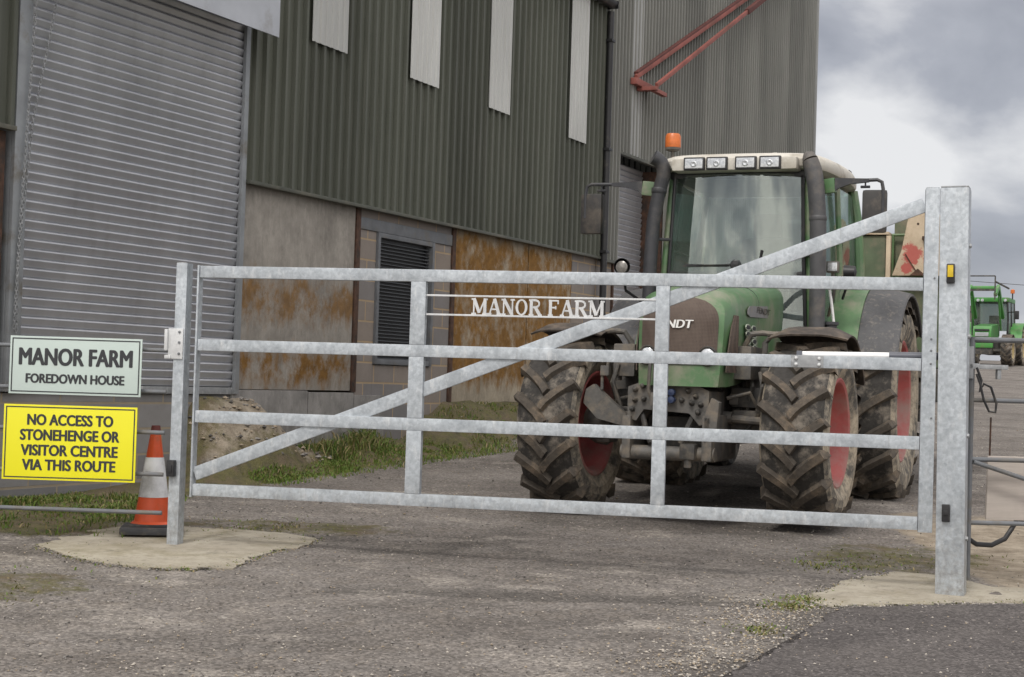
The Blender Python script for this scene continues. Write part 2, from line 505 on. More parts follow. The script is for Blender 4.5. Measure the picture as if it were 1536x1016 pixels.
def dirt_mask(x, y):
    t, o = wall_to(x, y)
    m = sstep(2.85, 3.2, x) * sstep(9.6, 10.2, y) * (1 - sstep(12.5, 15, y)) * .9
    mm = sstep(-1.05, -.5, t) * (1 - sstep(.7, 1.6, t)) * (1 - sstep(.3, .75, o))
    return max(m, mm)

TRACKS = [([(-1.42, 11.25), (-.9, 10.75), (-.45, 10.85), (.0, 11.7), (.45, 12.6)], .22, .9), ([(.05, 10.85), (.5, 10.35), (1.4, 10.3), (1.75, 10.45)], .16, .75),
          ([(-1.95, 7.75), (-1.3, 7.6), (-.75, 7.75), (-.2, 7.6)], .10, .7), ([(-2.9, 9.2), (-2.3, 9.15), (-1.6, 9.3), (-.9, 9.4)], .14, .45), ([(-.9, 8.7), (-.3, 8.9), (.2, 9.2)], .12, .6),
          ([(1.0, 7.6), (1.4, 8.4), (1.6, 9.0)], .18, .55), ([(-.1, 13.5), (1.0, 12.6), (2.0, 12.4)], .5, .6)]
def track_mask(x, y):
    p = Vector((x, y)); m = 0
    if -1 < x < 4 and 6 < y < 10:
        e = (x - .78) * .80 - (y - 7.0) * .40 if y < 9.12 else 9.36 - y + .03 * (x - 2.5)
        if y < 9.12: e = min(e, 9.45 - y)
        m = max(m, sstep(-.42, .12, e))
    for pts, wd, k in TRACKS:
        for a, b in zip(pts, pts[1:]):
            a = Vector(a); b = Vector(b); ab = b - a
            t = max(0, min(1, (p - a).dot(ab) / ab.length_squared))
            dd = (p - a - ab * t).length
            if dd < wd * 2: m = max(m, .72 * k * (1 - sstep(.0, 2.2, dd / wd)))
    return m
def axis_steps(segs):
    r = []
    for a, b, st in segs:
        n = max(1, round((b - a) / st)); r += [a + (b - a) * i / n for i in range(n)]
    return r + [segs[-1][1]]
gx = axis_steps([(-420, -60, 60), (-60, -12, 6), (-12, -5, .5), (-5, 6.5, .085), (6.5, 14, .5), (14, 40, 2), (40, 420, 38)])
gy = axis_steps([(-30, 2, 2), (2, 6.5, .3), (6.5, 20, .085), (20, 32, .25), (32, 100, 2), (100, 600, 50)])
gv, gf, gm = [], [], []
for y in gy:
    for x in gx:
        z = gz(x, y)
        nz = fbm(x, y, .9, 4) * .010 + fbm(x, y, 6, 3, 5) * .004
        if bank(x, y) > .03: nz += fbm(x, y, 3.2, 5, 2) * .06 + fbm(x, y, 9, 3, 6) * .02
        mm = moss_mask(x, y)
        if mm > .3: nz += mm * (.012 + .02 * fbm(x, y, 5, 4, 9))
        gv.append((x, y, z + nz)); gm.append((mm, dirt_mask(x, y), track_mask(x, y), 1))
W_ = len(gx)
for j in range(len(gy) - 1):
    for i in range(W_ - 1):
        gf.append((j * W_ + i, j * W_ + i + 1, (j + 1) * W_ + i + 1, (j + 1) * W_ + i))
me = bpy.data.meshes.new('ground')
me.from_pydata(gv, [], gf)
ca = me.color_attributes.new('growth', 'FLOAT_COLOR', 'POINT')
ca.data.foreach_set('color', [c for q in gm for c in q])
me.shade_smooth()

def ground_mat():
    t = NT('worn_gravel_tarmac')
    at = t.n('ShaderNodeAttribute'); at.attribute_name = 'growth'
    sp = t.n('ShaderNodeSeparateColor'); t.l(at.outputs['Color'], sp.inputs[0])
    peb = t.n('ShaderNodeTexVoronoi'); peb.inputs['Scale'].default_value = 62; t.l(t.tc.outputs['Object'], peb.inputs['Vector'])
    peb2 = t.n('ShaderNodeTexVoronoi'); peb2.inputs['Scale'].default_value = 38; t.l(t.tc.outputs['Object'], peb2.inputs['Vector'])
    n1 = t.noise(1.0, 8, .68, t.coord((.8, 1.0, 1)))
    n2 = t.noise(5.5, 7, .68)
    n3 = t.noise(.62, 6, .66, t.coord((.75, 1.1, 1), (7, 3, 0), (0, 0, .35)))
    c = t.mix(t.ramp(n1, [(.30, 0), (.70, 1)]), (.112, .100, .091), (.232, .212, .195))
    c = t.mix(t.ramp(n2, [(.42, 0), (.66, .55)]), c, (.18, .158, .138))
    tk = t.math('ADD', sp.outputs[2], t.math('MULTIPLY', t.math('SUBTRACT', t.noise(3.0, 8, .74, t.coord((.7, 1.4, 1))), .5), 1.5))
    c = t.mix(t.ramp(n3, [(.48, 0), (.62, .6)]), c, (.092, .081, .073))
    c = t.mix(t.ramp(t.noise(2.6, 8, .76, t.coord(loc=(3, 6, 1))), [(.56, 0), (.66, .7)]), c, (.135, .116, .099))
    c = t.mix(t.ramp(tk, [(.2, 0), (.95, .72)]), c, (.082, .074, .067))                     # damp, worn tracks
    c = t.mix(t.ramp(t.noise(1.9, 8, .74, t.coord((.9, 1.2, 1), (1, 9, 4))), [(.54, 0), (.66, .75)]), c, (.285, .258, .228))   # pale dust
    pb = t.ramp(peb.outputs['Color'], [(.12, .5), (.55, 1.0), (.9, 1.6)])
    c = t.mix(.75, c, t.mix(1.0, c, pb, 'MULTIPLY'))
    gr = t.noise(46, 5, .8)
    c = t.mix(1.0, c, t.ramp(gr, [(.30, .70), (.5, 1.0), (.70, 1.32)]), 'MULTIPLY')
    chip = t.ramp(peb2.outputs['Color'], [(.945, 0), (.96, 1)])
    c = t.mix(t.math('MULTIPLY', chip, t.ramp(n2, [(.42, 0), (.6, .8)])), c, (.46, .43, .38))
    gn = t.noise(4.2, 8, .72, t.coord((1, 1, 1), (2, 5, 1)))
    mf = t.math('ADD', sp.outputs[0], t.math('MULTIPLY', t.math('SUBTRACT', gn, .5), 1.5))
    mf = t.ramp(mf, [(.42, 0), (.70, 1)])
    dcol = t.mix(t.ramp(t.noise(6, 7, .7), [(.3, 0), (.7, 1)]), (.17, .135, .095), (.40, .345, .27))
    dn = t.math('ADD', sp.outputs[1], t.math('MULTIPLY', t.math('SUBTRACT', t.noise(2.6, 7, .7), .5), 1.3))
    c = t.mix(t.ramp(dn, [(.42, 0), (.72, .9)]), c, dcol)
    mcol = t.mix(t.ramp(t.noise(8, 7, .7, t.coord(loc=(5, 5, 5))), [(.32, 0), (.5, .5), (.72, 1)]), (.052, .048, .028), (.125, .115, .035))
    mcol = t.mix(t.ramp(t.noise(3.1, 6, .7, t.coord(loc=(8, 1, 3))), [(.46, 0), (.62, .8)]), mcol, (.125, .092, .06))
    c = t.mix(t.math('MULTIPLY', mf, .88), c, mcol)
    h = t.math('ADD', t.math('MULTIPLY', peb.outputs['Distance'], -.7), t.math('ADD', t.math('MULTIPLY', t.noise(150, 3), .5), t.math('MULTIPLY', n2, .9)))
    t.bump(h, .75, .012)
    return t.set(c, .93, 0, .22)
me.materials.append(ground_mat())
ground = bpy.data.objects.new('ground', me); col.objects.link(ground)
tag(ground, 'worn grey brown gravelled yard and lane', None, None, 'structure')

def slab(name, poly, lift, mat, jag=.03, dn=.06, seed=0):
    """irregular-edged sheet lying on the lane"""
    rnd = random.Random(seed)
    pts = []
    n = len(poly)
    for i in range(n):
        a = Vector(poly[i]); b = Vector(poly[(i + 1) % n]); L = (b - a).length; k = max(1, int(L / .03))
        if L > 3: k = max(1, int(L / .4))
        for j in range(k):
            p = a.lerp(b, j / k)
            q = fbm(p.x, p.y, 3.5, 4, seed + 1) * jag + fbm(p.x, p.y, 16, 4, seed + 4) * jag * .7
            pts.append(p + Vector((q, -q * .8)))
    bm = bmesh.new()
    top = [bm.verts.new((p.x, p.y, ground_base(p.x, p.y) + lift)) for p in pts]
    f = bm.faces.new(top)
    if f.normal.z < 0: f.normal_flip()
    low = [bm.verts.new((p.x + .0, p.y, ground_base(p.x, p.y) - dn)) for p in pts]
    m = len(pts)
    for i in range(m):
        bm.faces.new((top[i], top[(i + 1) % m], low[(i + 1) % m], low[i]))
    bmesh.ops.triangulate(bm, faces=[f])
    bmesh.ops.recalc_face_normals(bm, faces=bm.faces[:])
    me = bpy.data.meshes.new(name); bm.to_mesh(me); bm.free()
    me.materials.append(mat)
    o = bpy.data.objects.new(name, me); col.objects.link(o)
    return tag(o, kind='structure')

def tarmac_mat():
    t = NT('dark_tarmac')
    peb = t.n('ShaderNodeTexVoronoi'); peb.inputs['Scale'].default_value = 70; t.l(t.tc.outputs['Object'], peb.inputs['Vector'])
    p2 = t.n('ShaderNodeTexVoronoi'); p2.inputs['Scale'].default_value = 30; t.l(t.tc.outputs['Object'], p2.inputs['Vector'])
    n1 = t.noise(1.6, 6, .65)
    c = t.mix(t.ramp(n1, [(.3, 0), (.7, 1)]), (.078, .070, .068), (.125, .113, .108))
    c = t.mix(.8, c, t.mix(1.0, c, t.ramp(peb.outputs['Color'], [(.2, .55), (.6, 1.0), (.92, 1.6)]), 'MULTIPLY'))
    c = t.mix(1.0, c, t.ramp(t.noise(22, 6, .8), [(.3, .7), (.5, 1.0), (.7, 1.3)]), 'MULTIPLY')
    c = t.mix(t.ramp(t.noise(1.1, 7, .7), [(.5, 0), (.75, .5)]), c, (.15, .135, .125))
    chip = t.ramp(p2.outputs['Color'], [(.965, 0), (.975, 1)])
    c = t.mix(t.math('MULTIPLY', chip, .6), c, (.36, .32, .29))
    t.bump(t.math('ADD', t.math('MULTIPLY', peb.outputs['Distance'], -.8), t.noise(140, 3)), .6, .01)
    return t.set(c, .92, 0, .25)
slab('road', [(6.5, 9.75), (3.1, 9.42), (2.5, 9.28), (1.9, 9.12), (1.72, 8.72), (1.50, 8.2), (1.25, 7.7), (1.0, 7.25), (.7, 6.6), (.2, 5.5), (-.6, 4), (-1, 2), (6.5, 2)],   .009, tarmac_mat(), .035, .05, 3)

def pad_mat():
    t = NT('rough_cast_concrete')
    n = t.noise(2.2, 8, .7); n2 = t.noise(9, 7, .7)
    c = t.mix(t.ramp(n, [(.3, 0), (.7, 1)]), (.27, .24, .19), (.43, .395, .325))
    c = t.mix(t.ramp(n2, [(.5, 0), (.72, .6)]), c, (.20, .175, .13))
    c = t.mix(t.ramp(t.noise(1.7, 8, .75, t.coord(loc=(4, 1, 0))), [(.50, 0), (.66, .7)]), c, (.19, .165, .10))
    c = t.mix(t.ramp(t.noise(3.4, 8, .78, t.coord(loc=(9, 3, 0))), [(.56, 0), (.68, .7)]), c, (.135, .12, .10))
    c = t.mix(t.ramp(t.noise(40, 5, .8), [(.55, 0), (.72, .5)]), c, (.12, .105, .085))

    t.bump(t.math('ADD', n2, t.math('MULTIPLY', t.noise(60, 5), .6)), .5, .012)
    return t.set(c, .92, 0, .2)
PAD = pad_mat()
slab('concrete_pad', [(-3.05, 10.5), (-2.75, 10.1), (-2.45, 9.86), (-2.05, 9.74), (-1.72, 9.86), (-1.62, 10.25), (-1.42, 10.75), (-1.33, 11.18), (-1.6, 11.4), (-2.0, 11.5), (-2.5, 11.62), (-2.85, 11.3)], .009, PAD, .07, .06, 11)
slab('concrete_pad', [(1.70, 9.40), (1.86, 9.17), (2.4, 9.33), (2.9, 9.46), (3.6, 9.56), (3.5, 9.95), (3.05, 10.0), (2.9, 10.35), (2.55, 10.5), (2.25, 10.15), (1.95, 9.75)], .009, PAD, .05, .06, 17)

# ------------------------------------------------------------------ the sheds (local x along the wall, -y outwards)
def rib_profile(t0, t1, pitch, hgt, kind):
    p = []
    if kind == 'box':
        k = math.floor(t0 / pitch)
        pts = []
        while k * pitch < t1 + pitch:
            a = k * pitch
            pts += [(a, 0), (a + pitch * .64, 0), (a + pitch * .70, hgt), (a + pitch * .92, hgt)]
            k += 1
        def at(tt):
            for (u, h), (u2, h2) in zip(pts, pts[1:]):
                if u <= tt <= u2: return h + (h2 - h) * (tt - u) / max(1e-9, u2 - u)
            return 0
        p = [(t0, at(t0))] + [q for q in pts if t0 < q[0] < t1] + [(t1, at(t1))]
    else:
        n = max(2, int((t1 - t0) / pitch * 8))
        p = [(t0 + (t1 - t0) * i / n, hgt * (.5 + .5 * math.sin(2 * PI * (t0 + (t1 - t0) * i / n) / pitch))) for i in range(n + 1)]
    return p

def clad(mb, t0, t1, z0, z1, o0, pitch, hgt, kind, thick=.004):
    p = rib_profile(t0, t1, pitch, hgt, kind)
    vs_, fs = [], []
    for (t, o) in p:
        vs_ += [(t, -(o0 + o), z0), (t, -(o0 + o), z1), (t, -(o0 + o) + thick, z0), (t, -(o0 + o) + thick, z1)]
    for i in range(len(p) - 1):
        a, b = i * 4, i * 4 + 4
        fs += [(a, b, b + 1, a + 1), (a + 2, a + 3, b + 3, b + 2), (a, a + 2, b + 2, b), (a + 1, b + 1, b + 3, a + 3)]
    fs += [(0, 1, 3, 2), (len(vs_) - 4, len(vs_) - 2, len(vs_) - 1, len(vs_) - 3)]
    mb.add(vs_, fs)

def slats(mb, t0, t1, z0, z1, o0, pitch=.0775, depth=.026):
    n = round((z1 - z0) / pitch); pitch = (z1 - z0) / n
    prof = []
    for i in range(n):
        for f, q in ((0, .0), (.04, .30), (.12, .42), (.35, .62), (.6, .90), (.70, 1.0), (.80, .95), (.90, .42), (.93, -.1), (.985, -.1)):
            prof.append((z0 + (i + f) * pitch, o0 + depth * q))
    prof.append((z1, o0))
    vs_ = []; fs = []
    for z, o in prof:
        vs_ += [(t0, -o, z), (t1, -o, z)]
    for i in range(len(prof) - 1):
        fs.append((2 * i, 2 * i + 1, 2 * i + 3, 2 * i + 2))
    mb.add(vs_, fs)

shed = empty('farm_shed', (WO.x, WO.y, 0), WANG, 'olive clad shed with roller shutter, rooflights and lichen stained panels behind the gate', 'shed')

m = MB()
clad(m, .062, 8.93, 3.05, 6.72, .045, .172, .042, 'box')
clad(m, -5.6, -3.06, 3.07, 6.72, .045, .172, .042, 'box')
clad(m, -3.06, .062, 4.93, 6.72, .045, .172, .042, 'box')
m.build('cladding', M['clad_green'], shed, ang=20)
for t0, t1 in ((1.08, 1.765), (3.13, 3.82), (5.12, 5.75), (7.62, 8.265)):
    m = MB(); clad(m, t0, t1, 4.60, 6.70, .094, .114, .012, 'box', .003)
    m.build('rooflight', M['skylight'], shed, ang=20)
m = MB()
m.box(.066, 8.94, -.105, -.035, 3.012, 3.048, .006)
m.box(-5.6, -3.09, -.105, -.035, 3.03, 3.068, .006)
build_each(m, 'drip_flashing', M['flash'], shed)
# wall panels below the cladding
m = MB(); m.box(.125, 2.195, 0, .18, 1.035, 3.03, .008); m.build('concrete_panel', M['conc_a'], shed)
m = MB(); m.box(4.535, 6.64, .004, .18, .3, 3.03, .008); m.build('concrete_panel', M['conc_b'], shed)
m = MB(); m.box(6.665, 8.10, 0, .18, .3, 3.03, .008); m.build('concrete_panel', M['conc_b'], shed)
m = MB()
m.box(8.115, 8.97, .002, .18, .3, 3.03)
m.build('block_panel', M['block_brown'], shed)
m = MB()
m.box(2.292, 2.66, .006, .18, .1, 2.80); m.box(3.985, 4.44, .006, .18, .1, 2.80)
m.box(2.662, 3.983, .006, .18, .1, 1.325); m.box(2.292, 4.44, .006, .18, 2.935, 3.03)
m.build('block_panel', M['block_brown'], shed)
m = MB(); m.box(2.296, 4.438, -.012, .17, 2.802, 2.932, .006); m.build('window_lintel', M['grey_steel'], shed)
for t0, t1, z0 in ((2.20, 2.288, 1.02), (4.444, 4.53, .2)):
    m = MB(); m.box(t0, t1, -.018, .02, z0, 3.02, .004); m.box(t0 + .03, t1 - .03, .02, .2, z0, 3.02)
    m.build('steel_column', M['rust'], shed)
m = MB(); m.box(6.642, 6.662, .02, .18, .4, 3.03); m.build('panel_joint', M['rust'], shed)
m = MB()
m.box(-.0, 1.32, -.03, .2, -.2, 1.03, .01); m.box(1.335, 2.23, -.03, .2, -.2, 1.015, .01); m.box(2.242, 2.89, -.035, .2, -.2, .99, .01)
m.build('plinth', M['plinth'], shed)
# louvred window
win = MB()
win.box(2.662, 2.715, -.025, .12, 1.335, 2.798, .004); win.box(3.93, 3.983, -.025, .12, 1.335, 2.798, .004)
win.box(2.715, 3.93, -.02, .12, 1.335, 1.395, .004); win.box(2.715, 3.93, -.02, .12, 2.745, 2.798, .004)
wf = win.build('louvre_window', M['grey_steel'], shed)
m = MB()
for i in range(34):
    z = 1.41 + i * .0392
    m.add([(2.717, .055, z), (3.928, .055, z), (3.928, .02, z - .012), (2.717, .02, z - .012), (2.717, .055, z + .006), (3.928, .055, z + .006), (3.928, .02, z - .006), (2.717, .02, z - .006)],
          [(0, 1, 2, 3), (4, 7, 6, 5), (3, 2, 6, 7), (0, 4, 5, 1)])
m.build('louvre_blades', M['louvre'], wf)
m = MB(); m.box(2.717, 3.928, .075, .09, 1.396, 2.744); m.build('louvre_backing', M['louvre'], wf)
# left of, and below, the big shutter
m = MB(); m.box(-5.6, -3.19, .0, .2, -.4, 3.03); m.box(-3.15, -.004, .0, .2, -.4, .98); m.build('block_wall', M['block_grey'], shed)
m = MB(); m.box(-3.186, -3.11, -.01, .2, -.4, 3.03, .004); m.build('steel_column', M['rust'], shed)
# the shutter
m = MB(); slats(m, -2.93, .005, 1.055, 4.62, .0)
sh = m.build('roller_shutter', M['slat'], shed, ang=60, recalc=False)
m = MB(); m.box(-2.925, .0, -.03, .015, .985, 1.05, .006); m.build('bottom_rail', M['galv_dull'], sh)
for t0, t1 in ((-3.06, -2.915), (-.008, .06)):
    m = MB(); m.box(t0, t1, -.06, -.022, .99, 4.62, .005); m.box(t0 + (.0 if t0 < -1 else .02), t1 - (.02 if t0 < -1 else 0), -.02, .15, .99, 4.62)
    m.build('guide_rail', M['jamb'], sh)
m = MB()
m.prism([(-.03, 4.62), (-.36, 4.405), (-.375, 4.405), (-.375, 4.92), (-.03, 4.98)], -3.25, .068, 'yz')
m.build('shutter_hood', M['hood'], sh)
# hand chain hanging on the shutter
def chain(pts, link=.036, r=.0034, wd=.0095):
    mb = MB()
    L = 0; P = [Vector(p) for p in pts]
    seg = [(a, b, (b - a).length) for a, b in zip(P, P[1:])]
    tot = sum(q[2] for q in seg); k = 0; dd = 0
    while dd < tot:
        q = dd
        for a, b, l in seg:
            if q <= l: break
            q -= l
        c = a.lerp(b, min(1, q / l)); t = (b - a).normalized()
        s1 = t.orthogonal().normalized(); s2 = t.cross(s1)
        u = s1 if k % 2 else s2
        ring = [c + t * math.cos(x) * link * .62 + u * math.sin(x) * wd for x in [2 * PI * i / 8 for i in range(8)]]
        mb.tube(ring, r, 4, closed=True)
        dd += link * .82; k += 1
    return mb
c1 = chain([(-2.60, -.06, 4.45), (-2.70, -.055, 3.9), (-2.86, -.05, 3.15), (-2.965, -.075, 2.35), (-3.0, -.08, 1.9), (-2.985, -.08, 1.45)])
c1.build('hand_chain', M['galv_dull'], sh)
c2 = chain([(-2.90, -.09, 4.45), (-2.955, -.085, 3.2), (-3.0, -.085, 2.2), (-3.02, -.085, 1.5)])
c2.build('hand_chain', M['galv_dull'], sh)
# downpipe, gutter, roof, far walls
m = MB(); m.tube([(8.965, -.13, 6.65), (8.965, -.13, .5)], .05, 12)
for z in (6.2, 4.6, 3.1, 1.6): m.box(8.90, 9.03, -.19, -.04, z, z + .04, .004)
m.build('downpipe', M['black_plastic'], shed)
m = MB(); m.sheet(lambda u, v: (-5.6 + 14.58 * u, -.15 - .085 * math.cos(PI * v), 6.78 - .09 * math.sin(PI * v)), 4, 10, .006)
m.box(8.975, 8.985, -.24, -.06, 6.69, 6.80)
m.build('gutter', M['black_plastic'], shed)
m = MB()
m.prism([(-.30, 6.80), (6.5, 8.55), (13.3, 6.80), (13.3, 6.84), (6.5, 8.60), (-.30, 6.84)], -5.8, 8.93, 'yz')
m.build('roof', M['clad_grey'], shed)
m = MB()
m.prism([(.02, 0), (13, 0), (13, 6.75), (6.5, 8.5), (.02, 6.75)], -5.72, -5.61, 'yz')  # unseen left end, shed cut short here so the windscreen reflects sky
m.box(-5.6, 8.9, 12.9, 13, 0, 6.75)
m.build('end_wall', M['block_grey'], shed)

barn = empty('tall_barn', (WO.x, WO.y, 0), WANG, 'tall grey corrugated barn with red steel frame on its wall behind the tractor', 'barn')
m = MB()
clad(m, 8.99, 9.60, 3.03, 11.4, .05, .135, .052, 'box')
clad(m, 9.60, 11.62, 4.69, 11.4, .05, .135, .052, 'box')
clad(m, 11.62, 20.63, 3.03, 11.4, .05, .135, .052, 'box')
m.build('cladding', M['clad_grey'], barn, ang=50)
m = MB()
Mend = Matrix.Translation((20.63, -.05, 0)) @ Matrix.Rotation(PI / 2, 4, 'Z')
clad(m, 0, 16, .5, 11.4, .0, .135, .052, 'box')
for i, p in enumerate(m.v): m.v[i] = tuple(Mend @ Vector(p))
m.build('gable_cladding', M['clad_grey'], barn, ang=50)
m = MB(); m.box(20.60, 20.68, -.09, -.02, .5, 6.2, .004); m.box(20.60, 20.70, -.10, -.02, 6.2, 11.4, .004); m.build('corner_flashing', M['pale_strip'], barn)
m = MB(); m.box(9.95, 10.44, -.088, -.078, 4.70, 11.4, .002)
for z in range(14):
    for t in (9.99, 10.40): m.box(t - .012, t + .012, -.098, -.087, 4.85 + z * .47, 4.875 + z * .47)
m.build('pale_cover_strip', M['pale_strip'], barn)
m = MB()
m.box(8.99, 9.585, .0, .2, .3, 3.02); m.box(11.68, 20.6, .0, .2, .3, 3.02)
m.build('block_wall', M['block_brown'], barn)
m = MB(); m.box(8.99, 9.59, -.1, -.035, 2.99, 3.028, .004); m.box(9.60, 11.62, -.1, -.03, 4.65, 4.688, .004); build_each(m, 'drip_flashing', M['flash'], barn)
m = MB(); m.box(9.587, 9.64, -.03, .22, .3, 4.65, .004); m.build('door_jamb', M['rust'], barn)
m = MB(); m.box(11.625, 11.678, -.03, .5, .3, 4.65, .004); m.build('door_jamb', M['rust'], barn)
m = MB(); slats(m, 9.64, 11.62, .9, 4.66, -.34, .085)
m.build('roller_shutter', M['slat'], barn, ang=60, recalc=False)
m = MB(); m.prism([(.0, 11.40), (8, 13.4), (16, 11.40), (16, 11.45), (8, 13.46), (0, 11.45)], 8.9, 20.8, 'yz'); m.build('roof', M['clad_grey'], barn)
m = MB(); m.box(8.99, 9.09, .05, 16, 6.6, 11.4); m.box(9.09, 20.6, 15.9, 16, .3, 11.4); m.build('rear_wall', M['clad_grey'], barn)
m = MB()
m.beam((10.02, -.14, 5.885), (18.2, -.14, 9.58), .05, .07, .006)
m.beam((10.33, -.36, 5.80), (18.2, -.36, 9.545), .045, .065, .006)
m.box(9.92, 10.62, -.19, -.09, 5.76, 5.86, .006); m.box(10.16, 10.26, -.42, -.10, 5.70, 5.76, .006); m.box(10.2, 10.7, -.40, -.32, 5.68, 5.74, .006)
fr = m.build('steel_frame', M['red_steel'], barn)
m = MB(); m.beam((10.06, -.125, 5.952), (18.2, -.125, 9.632), .07, .045, .004); m.build('top_flange_shade', M['red_dark'], fr)  # shadow line along the upper beam, built as a darker red bar
m = MB(); m.beam((14.8, -.36, 7.927), (18.2, -.36, 9.545), .08, .095, .004); m.build('dark_beam_end', M['red_dark'], fr)  # dark end of the beam, a slightly larger bar in the darker red

# ------------------------------------------------------------------ the galvanised gate
GA = Vector((-2.149, 10.666, 0)); GU = Vector((.979, -.203, 0)).normalized(); GANG = math.atan2(GU.y, GU.x)
def gate_pt(u, v=0, z=0): return GA + GU * u + Vector((-GU.y, GU.x, 0)) * v + Vector((0, 0, z))
gate = empty('farm_gate', tuple(GA), GANG, 'wide galvanised swing gate with MANOR FARM lettering and a long diagonal brace', 'gate')
for z0, z1 in ((1.823, 1.902), (1.335, 1.412), (.857, .937), (.370, .449)):
    m = MB(); m.box(.052, 4.735, .012, .062, z0, z1, .005); m.build('rail', M['galv'], gate)
m = MB(); m.box(.040, .050, .002, .078, .36, 1.905, .002); m.box(.030, .040, .02, .07, .36, 1.905, .002); m.build('end_stile', M['galv'], gate)
m = MB(); m.box(4.737, 4.822, .005, .085, .358, 2.449, .006)
m.box(4.742, 4.818, .01, .08, 2.449, 2.456, .002); m.build('hinge_stile', M['galv'], gate)
for u0, u1 in ((1.513, 1.613), (3.108, 3.194)):
    for z0, z1 in ((.4495, .8565), (.9375, 1.3345), (1.4125, 1.8225)):
        m = MB(); m.box(u0, u1, .010, .064, z0, z1, .004); m.build('upright', M['galv'], gate)
# the brace runs behind the rails from the bottom left corner to the top of the hinge stile
m = MB()
def brace(u): return .515 + (u - .06) * (2.35 - .515) / (4.735 - .06)
m.beam((.056, .045, brace(.056)), (4.734, .045, brace(4.734)), .034, .088, .004)
m.build('diagonal_brace', M['galv'], gate)
for z in (1.730, 1.606):
    m = MB(); m.box(1.614, 3.107, .022, .034, z, z + .012, .002); m.build('letter_bar', M['galv_new'], gate)
# serif letters cut from plate, standing between the two bars
def stroke(mb, a, b, w):
    a = Vector((a[0], 0, a[1])); b = Vector((b[0], 0, b[1]))
    mb.beam(a, b, .008, w, 0, (0, 1, 0)) if False else None
    d = (b - a).normalized(); nrm = Vector((-d.z, 0, d.x)) * w / 2
    mb.prism([((a + nrm).x, (a + nrm).z), ((b + nrm).x, (b + nrm).z), ((b - nrm).x, (b - nrm).z), ((a - nrm).x, (a - nrm).z)], stroke.y0, stroke.y0 + .006, 'xz')
    stroke.y0 += .0006
def letter(mb, ch, x, z, w, h):
    T, th, sf = .021, .010, .011
    stroke.y0 = .024
    def S_(a, b, ww): stroke(mb, (x + a[0] * w, z + a[1] * h), (x + b[0] * w, z + b[1] * h), ww)
    def serif(cx, cz, half=.17): S_((cx - half, cz), (cx + half, cz), sf)
    lo, hi = .05, .95
    if ch == 'M':
        S_((.14, 0), (.14, 1), th); S_((.86, 0), (.86, 1), T); S_((.14, 1), (.5, .1), T); S_((.5, .1), (.86, 1), th)
        serif(.14, lo, .15); serif(.86, lo, .16); serif(.1, hi, .12); serif(.9, hi, .12)
    if ch == 'A':
        S_((.14, 0), (.5, 1), th); S_((.5, 1), (.86, 0), T); S_((.27, .34), (.72, .34), th); serif(.14, lo, .15); serif(.86, lo, .17)
    if ch == 'N':
        S_((.16, 0), (.16, 1), th); S_((.84, 0), (.84, 1), th); S_((.16, 1), (.84, 0), T); serif(.16, lo, .15); serif(.12, hi, .14); serif(.84, hi, .16)
    if ch == 'F':
        S_((.25, 0), (.25, 1), T); S_((.1, hi), (.9, hi), th); S_((.88, .98), (.88, .74), th); S_((.25, .52), (.7, .52), th); S_((.68, .62), (.68, .42), th); serif(.25, lo, .2)
    if ch == 'R':
        S_((.2, 0), (.2, 1), T); serif(.2, lo, .18); serif(.14, hi, .12)
        arc = [(.2, .955), (.55, .955), (.74, .88), (.8, .74), (.74, .6), (.55, .52), (.2, .52)]
        for a, b in zip(arc, arc[1:]): S_(a, b, .013)
        S_((.5, .52), (.86, .02), T); serif(.9, lo, .1)
    if ch == 'O':
        vs_, fs = [], []
        n = 28
        for i in range(n):
            q = 2 * PI * i / n
            for k, (rx, rz) in enumerate(((.46, .5), (.27, .41))):
                for y in (.024, .031):
                    vs_.append((x + (.5 + rx * math.cos(q)) * w, y, z + (.5 + rz * math.sin(q)) * h))
        for i in range(n):
            a, b = i * 4, ((i + 1) % n) * 4
            fs += [(a, b, b + 2, a + 2), (a + 1, a + 3, b + 3, b + 1), (a, a + 1, b + 1, b), (a + 2, b + 2, b + 3, a + 3)]
        mb.add(vs_, fs)
m = MB()
zz, hh = 1.6185, .1035
xx = 1.918
for ch, wd in zip('MANOR FARM', (.108, .094, .090, .090, .092, .030, .084, .094, .092, .108)):
    if ch != ' ': letter(m, ch, xx, zz, wd, hh)
    xx += wd + .0045
for i, p in enumerate(m.v): m.v[i] = (1.918 + (p[0] - 1.918) * (2.779 - 1.918) / (xx - .0045 - 1.918), p[1], p[2])
m.build('letters', M['galv_new'], gate, ang=0)
# stiffening plate with four bolts, and the ram that swings the gate
m = MB(); m.box(3.955, 4.152, .004, .0118, 1.337, 1.411, .002); pl = m.build('fixing_plate', M['galv_dull'], gate)
m = MB()
for u in (3.985, 4.125):
    for z in (1.355, 1.393):
        m.lathe([(0, -.014), (.008, -.012), (.011, -.006), (.012, 0)], 12, 'y', (u, .004, z)); m.cur = 0
build_each(m, 'bolt', M['galv_new'], pl)
M['white_tube'] = simple('white_enamel', (.82, .82, .82), .3, 0, .03)
M['slate_tube'] = simple('slate_enamel', (.10, .105, .125), .4, 0, .1)
m = MB(); m.tube([(4.02, .095, 1.418), (4.545, .095, 1.424)], .020, 16); ram = m.build('gate_ram', M['white_tube'], gate)
m = MB(); m.tube([(4.546, .095, 1.424), (4.93, .105, 1.430)], .024, 16); m.build('ram_sleeve', M['slate_tube'], ram)
m = MB(); m.box(3.985, 4.02, .062, .12, 1.39, 1.44, .004); m.build('ram_bracket', M['slate_tube'], ram)
m = MB()
for z in (1.05, 1.9): m.tube([(4.80, .03, z), (4.80, .03, z + .0)][:1] + [(4.80, .0, z)], .006, 8)
